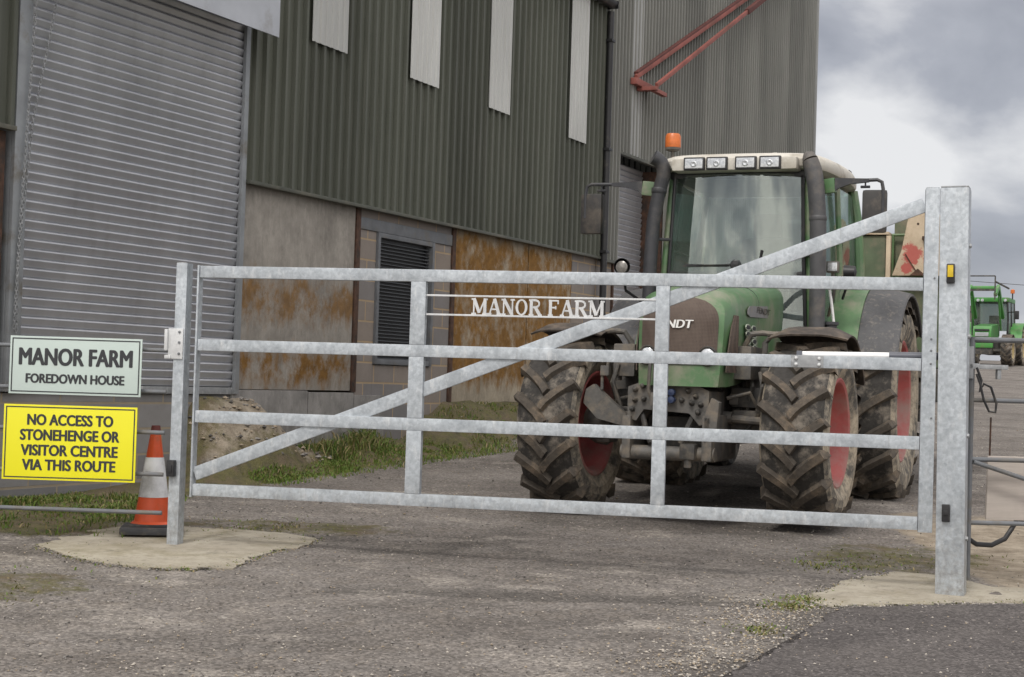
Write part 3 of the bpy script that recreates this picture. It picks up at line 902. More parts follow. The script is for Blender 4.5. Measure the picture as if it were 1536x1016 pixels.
for z in (1.38, 1.53, 1.46): m.lathe([(0, -.006), (.006, -.004), (.007, 0)], 8, 'y', (4.79, .005, z))
build_each(m, 'bolt', M['grey_steel'], gate)

# the posts
pz = Vector(gate_pt(4.845))
post = empty('gate_post', (pz.x, pz.y, 0), GANG + R(-9), 'tall square galvanised hanging post on concrete with a yellow lamp', 'gate post', 'gate posts')
m = MB()
Mtilt = Matrix.Rotation(-.010, 4, 'Y')
m.box(.0, .170, .0, .170, -.1, 2.452, .010, Mtilt); m.build('post_shaft', M['galv'], post)
m = MB(); m.box(.004, .166, .004, .166, 2.452, 2.462, .003, Mtilt); m.build('post_cap', M['galv_dull'], post)
M['lamp_black'] = M['black_plastic']
M['amber'] = simple('yellow_lens', (.62, .44, .02), .18, 0, .15, 40)
m = MB(); m.box(.044, .094, -.022, .002, 1.868, 1.988, .012, Mtilt); lp = m.build('warning_lamp', M['lamp_black'], post)
m = MB(); m.box(.052, .086, -.032, -.0225, 1.905, 1.978, .004, Mtilt); m.build('lens', M['amber'], lp)
m = MB(); m.box(.036, .084, -.03, .002, .430, .536, .008, Mtilt); m.box(.046, .074, -.036, -.03, .47, .50, .003, Mtilt); m.build('photocell', M['lamp_black'], post)
m = MB()
for z in (.33, .95, 1.55, 2.1):
    m.lathe([(0, .016), (.012, .014), (.016, 0)], 8, 'x', (.170, .06, z), Mtilt)
build_each(m, 'bolt', M['galv_dull'], post)

pz = Vector(gate_pt(-.112))
lpost = empty('gate_post', (pz.x, pz.y, 0), GANG, 'shorter galvanised catch post by the yellow sign, with white latch plate', 'gate post', 'gate posts')
m = MB(); m.box(.0, .078, .0, .10, -.1, 1.917, .007); m.build('post_shaft', M['galv'], lpost)
m = MB(); m.box(.004, .074, .004, .096, 1.917, 1.922, .002); m.build('post_cap', M['galv_dull'], lpost)
m = MB(); m.box(-.034, .070, -.012, -.001, 1.275, 1.478, .003); m.box(-.055, -.034, -.03, .03, 1.33, 1.472, .003); m.box(-.055, -.012, -.02, .02, 1.275, 1.30, .003)
lat = m.build('latch_plate', M['galv_new'], lpost)
m = MB()
for z in (1.31, 1.385, 1.455): m.lathe([(0, -.010), (.008, -.008), (.009, 0)], 8, 'y', (.045, -.012, z))
build_each(m, 'bolt', M['grey_steel'], lat)
m = MB(); m.box(.0, .052, -.05, -.001, .492, .602, .008); m.box(.012, .040, -.056, -.05, .52, .57, .004); m.build('photocell', M['black_plastic'], lpost)

# ------------------------------------------------------------------ left tubular gate, its signs, the cone
tg = empty('tubular_gate', (-2.30, 10.80, 0), 0, 'grey tubular field gate behind the two signs on the left', 'gate', 'tubular field gates')
TUBE = M['grey_steel']
for z in (1.33, 1.05, .775, .494, .236):
    m = MB(); m.tube([(-2.9, 0, z + .014), (-.02, 0, z)], .0145, 10); m.build('rail', TUBE, tg)
for x in (-2.9, -1.45):
    m = MB(); m.tube([(x, .028, .15), (x, .028, 1.40)], .016, 10); m.build('upright', TUBE, tg)

def sign(name, x0, x1, z0, z1, y, face, border, lines, label, tilt):
    cx, cz = (x0 + x1) / 2, (z0 + z1) / 2
    r = empty(name, (cx, y, cz), 0, label, 'sign')
    r.rotation_euler = (0, tilt, 0)
    W, Hh = (x1 - x0) / 2, (z1 - z0) / 2
    m = MB(); m.box(-W, W, -.004, .004, -Hh, Hh, .0015); m.build('panel', face, r)
    m = MB(); b0, b1 = .013, .021
    for (a0, a1, c0, c1) in ((-W + b0, W - b0, Hh - b1, Hh - b0), (-W + b0, W - b0, -Hh + b0, -Hh + b1), (-W + b0, -W + b1, -Hh + b1, Hh - b1), (W - b1, W - b0, -Hh + b1, Hh - b1)):
        m.box(a0, a1, -.0052, -.0042, c0, c1)
    m.build('border', border, r, ang=0)
    for (txt, zc, ht, wd, bold) in lines:
        v, f = text_mesh(txt, .1, width=wd - 2 * bold, height=ht - bold, depth=.0012)
        m = MB()
        for q, (ox, oz) in enumerate(((-1, 0), (1, 0), (-.5, .5), (.5, -.5), (0, 0), (.5, .5), (-.5, -.5))):
            m.add([(p[0] + ox * bold, p[1] - .0044 - q * .00012, p[2] + zc + oz * bold) for p in v], f)
        m.build('lettering', border, r, ang=0)
    m = MB()
    for sx in (-.8, .8):
        m.box(sx * W - .02, sx * W + .02, .004, .05, .0 - .015, .015, .002)
    build_each(m, 'clamp', M['galv_dull'], r)
    return r
M['ink'] = simple('sign_ink', (.028, .030, .034), .5, 0, .1)
M['sign_pale'] = simple('pale_grey_green_panel', (.50, .585, .55), .35, 0, .05, 2, (.42, .42, .36), .12)
M['sign_yellow'] = simple('yellow_panel', (.78, .73, .018), .35, 0, .03, 2, (.52, .44, .04), .12)
sign('name_board', -3.363, -2.478, 1.011, 1.399, 10.74, M['sign_pale'], M['ink'],
     [('MANOR FARM', .058, .118, .765, .0062), ('FOREDOWN HOUSE', -.088, .064, .664, .0038)], 'pale grey green sign reading MANOR FARM FOREDOWN HOUSE, above the yellow sign', .0)
sign('notice_board', -3.388, -2.495, .437, .940, 10.74, M['sign_yellow'], M['ink'],
     [('NO ACCESS TO', .152, .075, .578, .0042), ('STONEHENGE OR', .050, .075, .668, .0042), ('VISITOR CENTRE', -.052, .075, .652, .0042), ('VIA THIS ROUTE', -.150, .075, .628, .0042)],
     'yellow sign reading NO ACCESS TO STONEHENGE, under the pale sign', .0)

cone = empty('traffic_cone', (-2.46, 11.16, ground_base(-2.46, 11.16) + .013), R(8), 'orange and white traffic cone on the left concrete pad', 'traffic cone')
M['cone_orange'] = simple('cone_orange', (.62, .085, .022), .45, 0, .12, 8, (.24, .10, .05), .3)
M['cone_white'] = simple('reflective_sleeve', (.68, .69, .72), .35, 0, .2, 7, (.36, .36, .38), .45)
M['cone_tip'] = simple('dull_dark_red', (.15, .035, .03), .6, 0, .2, 9)
M['rubber_base'] = simple('rubber_base', (.035, .036, .04), .7, 0, .25, 10, (.12, .105, .08), .35, .2)
m = MB(); m.box(-.205, .205, -.205, .205, 0, .05, .014); m.box(-.15, .15, -.15, .15, .05, .068, .008); m.build('base', M['rubber_base'], cone)
def cr(z): return .128 - (z - .068) * (.128 - .028) / (.74 - .068)
def cone_part(name, z0, z1, mat, off=0):
    m = MB(); n = 8
    prof = [(cr(z0) + off, z0)] + [(cr(z0 + (z1 - z0) * i / n) + off, z0 + (z1 - z0) * i / n) for i in range(1, n)] + [(cr(z1) + off, z1)]
    if z1 > .7: prof.append((0.018, z1)); prof.append((.016, z1 - .05))
    m.lathe(prof, 40); m.build(name, mat, cone, recalc=True)
m = MB(); m.lathe([(.150, .068), (.140, .074), (cr(.082), .084), (cr(.25), .25)], 40); m.build('cone_skirt', M['cone_orange'], cone)
cone_part('sleeve', .25, .525, M['cone_white'], .003)
cone_part('cone_body', .525, .70, M['cone_orange'])
cone_part('tip', .70, .745, M['cone_tip'], .002)

# ------------------------------------------------------------------ right-hand tubular gate, board, hose
rz = Vector((2.885, 9.95, 0))
rg = empty('tubular_gate', tuple(rz), R(3), 'grey tubular field gate with a sloping bar to the right of the tall post', 'gate', 'tubular field gates')
RU = [(1.545, 'a'), (1.168, 'b'), (.800, 'c'), (.408, 'd')]
for z, _ in RU:
    m = MB(); m.tube([(-.02, 0, z), (2.6, 0, z + .004)], .0145 if z < 1.5 else .0165, 10); m.build('rail', TUBE, rg)
m = MB(); m.tube([(-.02, .0, .05), (-.02, .0, 1.56)], .017, 10); m.build('end_stile', TUBE, rg)
m = MB(); m.tube([(.0, -.012, .785), (.62, -.012, .60), (1.1, -.012, .43)], .0145, 10); m.build('sloping_bar', TUBE, rg)
m = MB(); m.box(-.045, .02, -.03, .03, 1.36, 1.395, .004); m.box(.02, .20, -.028, .012, 1.362, 1.39, .004); m.box(.135, .16, -.02, .02, 1.30, 1.362, .004); m.box(-.05, -.02, -.03, .03, 1.30, 1.50, .004)
m.build('latch', M['galv_dull'], rg)
m = MB()
pts = [(.0, -.03, 1.37), (.03, -.035, 1.29), (.02, -.035, 1.22), (.045, -.035, 1.27), (.09, -.037, 1.25), (.125, -.04, 1.15), (.12, -.04, 1.095), (.08, -.04, 1.10), (.045, -.04, 1.17), (.02, -.04, 1.27), (.0, -.03, 1.33)]
m.tube(pts, .008, 8); m.build('cable', M['black_plastic'], rg)

def wood_mat():
    t = NT('weathered_plywood')
    g = t.noise(4, 7, .7, t.coord((1, 1, 14)))
    c = t.mix(t.ramp(g, [(.3, 0), (.7, 1)]), (.41, .365, .33), (.50, .45, .41))
    v = t.noise(3, 6, .7, t.coord((2, 1, 1), (3, 3, 3)))
    c = t.mix(t.ramp(v, [(.48, 0), (.75, .5)]), c, (.52, .47, .42))
    return t.set(c, .9, 0, .2)
M['ply'] = wood_mat()
bd = MB(); bd.box(-.44, .44, -.012, .012, 0, .40, .003, Matrix.Rotation(.05, 4, 'X'))
b = bd.build('plywood_board', M['ply'], None, (3.45, 10.10, .42)); b.rotation_euler = (0, 0, R(2))
tag(b, 'weathered plywood board behind the right tubular gate', 'board')
hz = MB()
P0 = [(3.04, 10.04, .30), (3.1, 10.06, .265), (3.2, 10.08, .26), (3.29, 10.1, .30), (3.34, 10.13, .36), (3.38, 10.15, .42), (3.44, 10.15, .42), (3.47, 10.12, .34), (3.53, 10.1, .285), (3.66, 10.1, .26), (3.85, 10.1, .27)]
hz.tube([(a - .15, b, c) for a, b, c in P0], .016, 10)
tag(hz.build('rubber_hose', M['black_plastic']), 'black rubber hose looped under the plywood board', 'hose')
rd = MB(); rd.tube([(3.06, 10.2, .5), (3.065, 10.2, 1.06)], .006, 8)
tag(rd.build('metal_rod', M['rust']), 'thin dark upright rod beside the plywood board', 'rod')

# ------------------------------------------------------------------ the tractor (local x = its left, y backwards, z up from its tyres)
M['green'] = simple('tractor_green', (.082, .165, .072), .34, 0, .12, 5, (.215, .21, .155), .52)
M['green_dusty'] = simple('dusty_green', (.085, .155, .06), .5, 0, .18, 6, (.17, .14, .10), .42)
M['cream'] = simple('cream_roof', (.52, .495, .44), .5, 0, .1, 5, (.28, .245, .19), .42)
M['badge'] = simple('badge_grey', (.20, .195, .20), .5, 0, .12, 12, (.24, .22, .18), .4)
M['vent_rim'] = simple('vent_rim_pale', (.34, .37, .30), .5, 0, .12, 12, (.24, .22, .18), .3)
def grille_mat():
    t = NT('grille_mesh_brown')
    x, y, z = t.xyz()
    gx_ = t.math('ABSOLUTE', t.math('SINE', t.math('MULTIPLY', x, 300)))
    gz_ = t.math('ABSOLUTE', t.math('SINE', t.math('MULTIPLY', z, 300)))
    g = t.math('MULTIPLY', gx_, gz_)
    c = t.mix(t.ramp(g, [(.15, 0), (.5, 1)]), (.105, .072, .055), (.045, .032, .026))
    n = t.noise(6, 7, .7, t.coord((1, 1, .5)))
    c = t.mix(t.ramp(n, [(.4, 0), (.75, .7)]), c, (.13, .10, .08))
    t.bump(g, .4, .004)
    return t.set(c, .75)
M['grille'] = grille_mat()
M['dark_iron'] = simple('dirty_dark_iron', (.045, .043, .04), .65, .1, .35, 12, (.135, .115, .09), .5, .3)
M['grey_iron'] = simple('dirty_grey_iron', (.10, .095, .088), .65, .1, .3, 12, (.19, .16, .125), .5, .3)
M['stack'] = simple('stack_charcoal', (.036, .037, .042), .5, 0, .25, 7, (.10, .09, .08), .35)
M['intake'] = simple('intake_charcoal', (.062, .062, .066), .55, 0, .2, 7, (.13, .115, .10), .4)
M['fender'] = simple('fender_brown_black', (.045, .036, .03), .7, 0, .3, 8, (.15, .115, .085), .5)
M['fender_grey'] = simple('fender_rubber_grey', (.078, .078, .082), .7, 0, .12, 30, (.19, .17, .15), .3)
M['rim_red'] = simple('rim_red', (.36, .085, .08), .6, 0, .2, 4, (.30, .19, .165), .5)
M['lens'] = simple('lamp_lens', (.52, .54, .56), .12, .4, .3, 60)
M['beacon'] = simple('beacon_orange', (.55, .14, .03), .35, 0, .15, 30)
M['white_letter'] = simple('white_letter', (.78, .78, .76), .4, 0, .05)
M['mirror_back'] = simple('mirror_housing', (.030, .028, .027), .5, 0, .2, 9, (.09, .075, .06), .4)
def tyre_mat(name, c, mud, amt):
    t = NT(name)
    n = t.noise(5.0, 8, .72); n2 = t.noise(26, 5, .7)
    b = t.mix(t.ramp(n2, [(.3, 0), (.7, 1)]), tuple(q * .7 for q in c), tuple(q * 1.35 for q in c))
    f = t.ramp(n, [(.66 - .3 * amt, 0), (.80 - .28 * amt, 1)])
    b = t.mix(f, b, t.mix(t.ramp(n2, [(.3, 0), (.7, 1)]), tuple(q * .65 for q in mud), tuple(q * 1.25 for q in mud)))
    t.bump(t.math('ADD', n2, t.math('MULTIPLY', n, .8)), .35, .008)
    return t.set(b, .78, 0, .3)
M['tyre'] = tyre_mat('tyre_rubber_muddy', (.040, .037, .034), (.20, .175, .145), .58)
M['lug'] = tyre_mat('tyre_lug_worn', (.068, .058, .048), (.155, .122, .09), .6)
M['wall_mud'] = tyre_mat('tyre_sidewall_dusty', (.085, .08, .072), (.38, .325, .25), .82)
def glass(name, tint, refl=.16, rough=.02, dust=(.03, .22)):
    t = NT(name)
    t.t.nodes.remove(t.b)
    o = [q for q in t.t.nodes if q.type == 'OUTPUT_MATERIAL'][0]
    tr = t.n('ShaderNodeBsdfTransparent'); tr.inputs[0].default_value = (*tint, 1)
    gl = t.n('ShaderNodeBsdfGlossy'); gl.inputs['Roughness'].default_value = rough; gl.inputs[0].default_value = (.92, .97, .97, 1)
    n = t.noise(2.0, 5, .6, t.coord((1, 1, .6)))
    df = t.n('ShaderNodeBsdfDiffuse'); df.inputs[0].default_value = (.30, .32, .29, 1)
    lw = t.n('ShaderNodeLayerWeight'); lw.inputs[0].default_value = .35
    f = t.math('ADD', t.math('MULTIPLY', lw.outputs['Fresnel'], .5), refl, True)
    bp = t.n('ShaderNodeBump'); bp.inputs['Strength'].default_value = .05; bp.inputs['Distance'].default_value = .05
    t.l(t.noise(1.1, 1, .5, t.coord((.5, 1, 1.6))), bp.inputs['Height']); t.l(bp.outputs[0], gl.inputs['Normal'])
    m1 = t.n('ShaderNodeMixShader'); t.l(f, m1.inputs[0]); t.l(tr.outputs[0], m1.inputs[1]); t.l(gl.outputs[0], m1.inputs[2])
    m2 = t.n('ShaderNodeMixShader'); t.l(t.ramp(n, [(.40, dust[0]), (.7, dust[1])]), m2.inputs[0]); t.l(m1.outputs[0], m2.inputs[1]); t.l(df.outputs[0], m2.inputs[2])
    t.l(m2.outputs[0], o.inputs[0])
    return t.m
M['screen'] = glass('dusty_windscreen', (.80, .86, .84), .12, .015, (.02, .13))
M['rear_glass'] = glass('grimy_rear_glass', (.50, .56, .54), .06, .02, (.12, .34))
M['side_glass'] = glass('dusty_side_glass', (.55, .70, .62), .12)

def make_wheel(parent, name, R_, w_, rimR, nl, side, loc, steer, dish, lug_h=.045, detail=True, mats=None):
    """axis along x, outer face towards side*x"""
    mt = mats or (M['tyre'], M['lug'], M['wall_mud'], M['rim_red'])
    wh = bpy.data.objects.new(name, None); wh.empty_display_size = .1; col.objects.link(wh)
    wh.parent = parent; wh.location = loc; wh.rotation_euler = (0, 0, steer)
    h = w_ / 2
    cr_ = R_ - lug_h
    m = MB()
    seg = 56 if detail else 28
    prof = [(rimR + .005, -h * .80), (rimR + .05, -h * .90), (rimR + (cr_ - rimR) * .42, -h), (rimR + (cr_ - rimR) * .72, -h * .985), (cr_ - .035, -h * .90),
            (cr_ - .006, -h * .72), (cr_, -h * .3), (cr_, h * .3), (cr_ - .006, h * .72), (cr_ - .035, h * .90),
            (rimR + (cr_ - rimR) * .72, h * .985), (rimR + (cr_ - rimR) * .42, h), (rimR + .05, h * .90), (rimR + .005, h * .80)]
    for a, b in zip(prof, prof[1:]):
        m.cur = 2 if max(a[0], b[0]) < cr_ - .03 else 0
        m.lathe([a, b], seg, 'x')
    m.cur = 1
    rnd = random.Random(int(R_ * 1000 + side * 7 + w_ * 100 + loc[0] * 10))
    for sd_ in (-1, 1):
        for k in range(nl):
            a0 = 2 * PI * (k + (.5 if sd_ > 0 else 0)) / nl
            st = []
            n = 6 if detail else 3
            for i in range(n + 1):
                u = i / n
                x = sd_ * (-.018 + u * (h * .93 + .018))
                an = a0 + .33 * (.715 / R_) * (u ** .78)
                st.append((x, an, cr_ - (.012 if u > .9 else 0), R_ - (.012 * u)))
            st.append((sd_ * (h * .985), st[-1][1] + .012, cr_ - .07, cr_ - .035))
            vs_, fs = [], []
            wb = .040 * (1 + .12 * rnd.random())
            for i, (x, an, r0, r1) in enumerate(st):
                # at the front of the tyre (towards -y) the middle of each chevron sits lowest
                def P(r, dx, dan):
                    q = an + dan
                    return (x + dx, -r * math.cos(q), r * math.sin(q))
                dx = sd_ * -.6; da = .8
                wt = wb * (.62 + .05 * rnd.random()); wb_ = wb * 1.15
                for (r, ww) in ((r0 - .02, wb_), (r1 - .004 * rnd.random(), wt)):
                    vs_.append(P(r, dx * ww, da * ww / R_)); vs_.append(P(r, -dx * ww, -da * ww / R_))
            for i in range(len(st) - 1):
                a, b = i * 4, i * 4 + 4
                fs += [(a + 2, a + 3, b + 3, b + 2), (a, a + 2, b + 2, b), (a + 1, b + 1, b + 3, a + 3)]
            fs += [(0, 1, 3, 2), (len(vs_) - 4, len(vs_) - 2, len(vs_) - 1, len(vs_) - 3)]
            m.add(vs_, fs)
    m.build('tyre', mt[:3], wh, ang=40)
    m = MB()
    s_ = side
    d0 = dish
    prof = [(rimR + .03, s_ * h * .84), (rimR + .012, s_ * h * .865), (rimR - .01, s_ * h * .83), (rimR - .03, s_ * h * .66), (rimR - .05, s_ * (d0 + .03)), (rimR - .075, s_ * d0),
            (rimR * .62, s_ * (d0 + .03)), (rimR * .52, s_ * (d0 + .045)), (rimR * .45, s_ * (d0 + .04)), (.13, s_ * (d0 + .045)), (.125, s_ * (d0 + .06)), (.10, s_ * (d0 + .065)), (0, s_ * (d0 + .067))]
    m.lathe(prof, seg, 'x')
    prof = [(rimR + .03, -s_ * h * .84), (rimR + .012, -s_ * h * .865), (rimR - .01, -s_ * h * .83), (rimR - .04, -s_ * h * .6), (rimR - .06, s_ * (d0 - .03)), (rimR - .085, s_ * (d0 - .012)), (0, s_ * (d0 - .012))]
    m.lathe(prof, seg, 'x')
    for k in range(8):
        q = 2 * PI * k / 8
        m.lathe([(0, s_ * (d0 + .075)), (.016, s_ * (d0 + .07)), (.018, s_ * (d0 + .03))], 6, 'x', (0, rimR * .42 * math.cos(q), rimR * .42 * math.sin(q)))
    m.build('rim', mt[3], wh, ang=35)
    return wh

TR = empty('tractor', (1.437, 12.85, .162), -.374, 'big green tractor with cream roof and muddy tyres standing behind the gate', 'tractor')
make_wheel(TR, 'wheel', .715, .52, .405, 17, 1, (.98, 0, .708), -.03, .04)
make_wheel(TR, 'wheel', .715, .50, .405, 17, -1, (-.98, 0, .708), -.045, .07)
make_wheel(TR, 'wheel', .962, .66, .545, 20, 1, (1.02, 2.795, .955), 0, .10, .05)
make_wheel(TR, 'wheel', .962, .66, .545, 20, -1, (-1.02, 2.795, .955), 0, .10, .05)

# bonnet: cross sections lofted backwards; the nose curves round to its sides
def nose_y(x, z): return -.735 + .11 * (abs(x) / .36) ** 2.6 + .055 * (z - 1.03) / .7 + .16 * max(0, (z - 1.52) / .24) ** 2
def nshift(y): return .085 * max(0, min(1, (1.3 - y) / 1.9))
def hood_sec(wd, zt, zb, n=12):
    """half outline from bottom edge over the crown"""
    pts = []
    for i in range(n + 1):
        f = i / n
        if f < .45: pts.append((wd * (.93 + .07 * math.sin(f / .45 * PI / 2)), zb + (zt - .20 - zb) * f / .45))
        else:
            q = (f - .45) / .55 * PI / 2
            pts.append((wd * (math.cos(q) ** .62), zt - .20 + .20 * math.sin(q) ** .72 + 0))
    return pts
secs = [(None, .335, 1.745, 1.035), (-.45, .365, 1.795, 1.04), (-.15, .385, 1.835, 1.06), (.3, .405, 1.875, 1.12), (.8, .435, 1.925, 1.2), (1.44, .445, 1.985, 1.3)]
m = MB(); rows = []
for (yy, wd, zt, zb) in secs:
    half = hood_sec(wd, zt, zb)
    full = [(-x, z) for x, z in half] + [(x, z) for x, z in half[::-1][1:]]
    rows.append([(x + nshift(-.7 if yy is None else yy), nose_y(x, z) if yy is None else yy, z) for x, z in full])
nn = len(rows[0])
vs_ = [p for r in rows for p in r]
fs = [(i * nn + j, (i + 1) * nn + j, (i + 1) * nn + j + 1, i * nn + j + 1) for i in range(len(rows) - 1) for j in range(nn - 1)]
m.add(vs_, fs)
half = hood_sec(.335, 1.745, 1.035)
cap = []
for x, z in half[:-1]:
    cap.append([(x * (k / 6 - 1) + nshift(-.7), nose_y(x * (k / 6 - 1), z), z) for k in range(13)])
vs_ = [p for r in cap for p in r]
fs = [(i * 13 + k, i * 13 + k + 1, (i + 1) * 13 + k + 1, (i + 1) * 13 + k) for i in range(len(cap) - 1) for k in range(12)]
top = len(vs_); vs_.append((nshift(-.7), nose_y(0, 1.745), 1.745))
fs += [((len(cap) - 1) * 13 + k, (len(cap) - 1) * 13 + k + 1, top) for k in range(12)]
m.add(vs_, fs)
hood = m.build('bonnet', M['green'], TR, ang=50)
# the big brown grille and the two tall side grilles
def grille_fn(u, v):
    z = 1.20 + v * (1.722 - 1.20)
    wd = .295 + .01 * v if v < .62 else (.3012) * math.sqrt(max(0, 1 - ((v - .62) / .39) ** 2.4)) + .0
    x = (u * 2 - 1) * max(.02, wd)
    return (x + nshift(-.7), nose_y(x, z) - .012, z)
m = MB(); m.sheet(grille_fn, 20, 18, -.02); m.build('grille', M['grille'], TR, ang=40)
for sx in (-1, 1):
    def sg(u, v, sx=sx):
        z = 1.15 + v * .44
        y0, y1 = -.585 + .18 * v ** 2.2, -.36
        y = y0 + (y1 - y0) * u
        return (nshift(y) + sx * (.348 + .030 * u + .012 * min(1, v * 2)), y, z)
    m = MB(); m.sheet(sg, 4, 10, .012 * sx); m.build('side_grille', M['grille'], TR, ang=40)
    # headlamp pod at the foot of the grille
    m = MB()
    m.lathe([(.072, .03), (.078, -.02), (.070, -.035), (.060, -.03)], 24, 'y', (sx * .235 + nshift(-.7), nose_y(.245, 1.265) - .004, 1.266), None)
    hl = m.build('headlight', M['dark_iron'], TR)
    m = MB(); m.lathe([(0, -.040), (.03, -.038), (.058, -.026), (.062, -.01)], 24, 'y', (sx * .235 + nshift(-.7), nose_y(.245, 1.265) - .004, 1.266)); m.build('lens', M['lens'], hl)
    # side badge and slotted vents
    m = MB()
    def bdg(u, v, sx=sx):
        y = -.02 + u * .98
        z = 1.600 + v * (.085 + .02 * u) + .03 * u
        if u < .08: z = 1.6 + .04 + (z - 1.64) * (.5 + u * 6)
        return (nshift(y) + sx * (.398 + .03 * u + .003), y, z)
    m.sheet(bdg, 12, 3, .006 * sx); bd_ = m.build('model_badge', M['badge'], TR)
    m = MB()
    for q in range(2):
        for k in range(4):
            yy = -.02 + q * .26 + .02 * k; zz_ = 1.515 - k * .052
            n = 14
            ring = []
            for i in range(n):
                a = 2 * PI * i / n
                ring.append((sx * .408 + nshift(yy), yy + .075 * (abs(math.cos(a)) ** .6) * (1 if math.cos(a) > 0 else -1), zz_ + .021 * math.sin(a)))
            m.tube(ring, .006, 6, closed=True)
    build_each(m, 'vent_frame', M['vent_rim'], TR)
    m = MB()
    for q in range(2):
        for k in range(4):
            yy = -.02 + q * .26 + .02 * k; zz_ = 1.515 - k * .052
            m.box(sx * .408 + nshift(yy) - .004, sx * .408 + nshift(yy) + .004, yy - .066, yy + .066, zz_ - .017, zz_ + .017, .003)
    build_each(m, 'vent_slot', M['black_plastic'], TR)
m = MB()
for yv in (.42,):
    pts = [(x + nshift(yv), yv, z) for x, z in hood_sec(.409, 1.8885, 1.16)]
    m.tube([(-x + 2 * nshift(yv), y, z) for x, y, z in pts] + pts[::-1][1:], .0045, 5)
m.build('bonnet_seam', M['black_plastic'], TR)
v, f = text_mesh('FENDT', .1, width=.298, height=.062, depth=.006, shear=.18)
m = MB()
for q, ox in enumerate((-.0035, .0035, 0)):
    m.add([(p[0] + .058 + ox, nose_y(p[0] - .03, 1.51) - .022 + p[1] - q * .0008, p[2] + 1.508) for p in v], f)
m.build('maker_lettering', M['white_letter'], TR, ang=0)
v, f = text_mesh('FENDT', .1, width=.50, height=.048, depth=.004, shear=.15)
m = MB(); m.add([(.462 - p[1], .55 + p[0], 1.672 + p[2]) for p in v], f); m.build('side_lettering', M['dark_iron'], TR, ang=0)

# cab: pillars, glass, inside
m = MB()
for sx in (-1, 1):
    m.tube([(sx * .690, 1.50, 1.36), (sx * .672, 1.49, 1.8), (sx * .650, 1.485, 2.2), (sx * .622, 1.50, 2.7), (sx * .608, 1.52, 2.97)], [.042, .042, .038, .036, .036], 10)
    m.tube([(sx * .80, 3.10, 1.75), (sx * .815, 3.10, 2.2), (sx * .78, 3.13, 2.7), (sx * .73, 3.15, 2.97)], [.07, .06, .05, .05], 10)
    m.tube([(sx * .74, 2.15, 1.55), (sx * .79, 2.20, 2.2), (sx * .74, 2.22, 2.97)], .026, 8)
    m.box(min(sx * .62, sx * .80), max(sx * .62, sx * .80), 1.48, 3.15, 1.36, 1.46, .02)
m.build('cab_frame', M['green'], TR)
m = MB()
m.box(-.66, .66, 1.53, 3.1, 2.925, 2.965, .01); m.box(-.62, .62, 1.44, 1.56, 2.90, 2.962, .012)
m.box(-.60, .60, 1.43, 1.54, 2.02, 2.07, .015)
for sx in (-1, 1):
    m.tube([(sx * .640, 1.452, 1.44), (sx * .620, 1.440, 1.9), (sx * .600, 1.435, 2.3), (sx * .578, 1.452, 2.92)], .016, 8)
m.build('screen_seal', M['black_plastic'], TR)
def wsf(u, v):
    z = 1.44 + v * 1.49
    hw = .640 - .065 * v
    x = (u * 2 - 1) * hw
    return (x, 1.452 + .0 - .085 * (1 - (x / hw) ** 2) + .03 * (v - .5) ** 2 * 2, z)
m = MB(); m.sheet(wsf, 16, 10, .006); m.build('windscreen', M['screen'], TR, ang=60)
for sx in (-1, 1):
    def sdf(u, v, sx=sx):
        z = 1.48 + v * 1.44
        bow = .03 * math.sin(PI * u) + .03 * math.sin(PI * v)
        return (sx * (.665 + .125 * u - (.05 + .01 * u) * v + bow), 1.53 + u * 1.54, z)
    m = MB(); m.sheet(sdf, 8, 8, .006 * sx); m.build('side_window', M['side_glass'], TR, ang=60)
m = MB(); m.sheet(lambda u, v: ((u * 2 - 1) * (.76 - .06 * v), 3.16 + .03 * math.sin(PI * u), 1.85 + 1.08 * v), 6, 4, .006); m.build('rear_window', M['rear_glass'], TR, ang=60)
m = MB()
m.box(-.66, .66, 1.56, 3.05, 1.30, 1.40, .02)
m.box(-.62, .62, 1.50, 1.66, 1.40, 1.72, .03)
m.box(-.58, .58, 2.95, 3.1, 1.40, 1.86, .03)
m.box(-.17, .17, 1.60, 1.86, 1.5, 1.98, .06)
m.build('cab_floor', M['stack'], TR)
M['seat'] = simple('seat_cloth', (.022, .024, .028), .85, 0, .2, 14)
m = MB(); m.box(-.26, .26, 2.20, 2.70, 1.70, 1.84, .06); m.box(-.25, .25, 2.62, 2.80, 1.80, 2.48, .08); m.box(-.14, .14, 2.66, 2.80, 2.48, 2.72, .06); m.box(.30, .44, 2.1, 2.7, 1.75, 2.0, .05)
m.build('seat', M['seat'], TR)
m = MB()
m.tube([(.0, 1.75, 1.9), (.0, 1.93, 2.10)], .03, 8)
cx_, cy_, cz_ = 0, 1.95, 2.12
ring = [(cx_ + .20 * math.cos(a), cy_ + .20 * math.sin(a) * .75, cz_ + .20 * math.sin(a) * -.62 + .0) for a in [2 * PI * i / 28 for i in range(28)]]
m.tube(ring, .014, 8, closed=True)
for a in (0, 2.1, 4.2): m.tube([(cx_, cy_, cz_), (cx_ + .20 * math.cos(a), cy_ + .15 * math.sin(a), cz_ - .124 * math.sin(a))], .010, 6)
m.build('steering_wheel', M['black_plastic'], TR)
m = MB(); m.box(.33, .47, 1.74, 1.79, 2.02, 2.30, .02); m.tube([(.4, 1.77, 2.03), (.42, 1.8, 1.6)], .014, 6); m.build('terminal', M['black_plastic'], TR)
m = MB(); m.tube([(.0, 1.352, 2.12), (-.2, 1.352, 2.115), (-.44, 1.38, 2.12)], .008, 6); m.box(-.46, -.03, 1.362, 1.372, 2.103, 2.115); m.lathe([(0, -.05), (.035, -.045), (.05, -.01), (.05, .03)], 14, 'y', (.02, 1.37, 2.12)); m.tube([(.22, 1.36, 2.08), (.255, 1.35, 2.25)], .011, 6)
m.build('wiper', M['black_plastic'], TR)

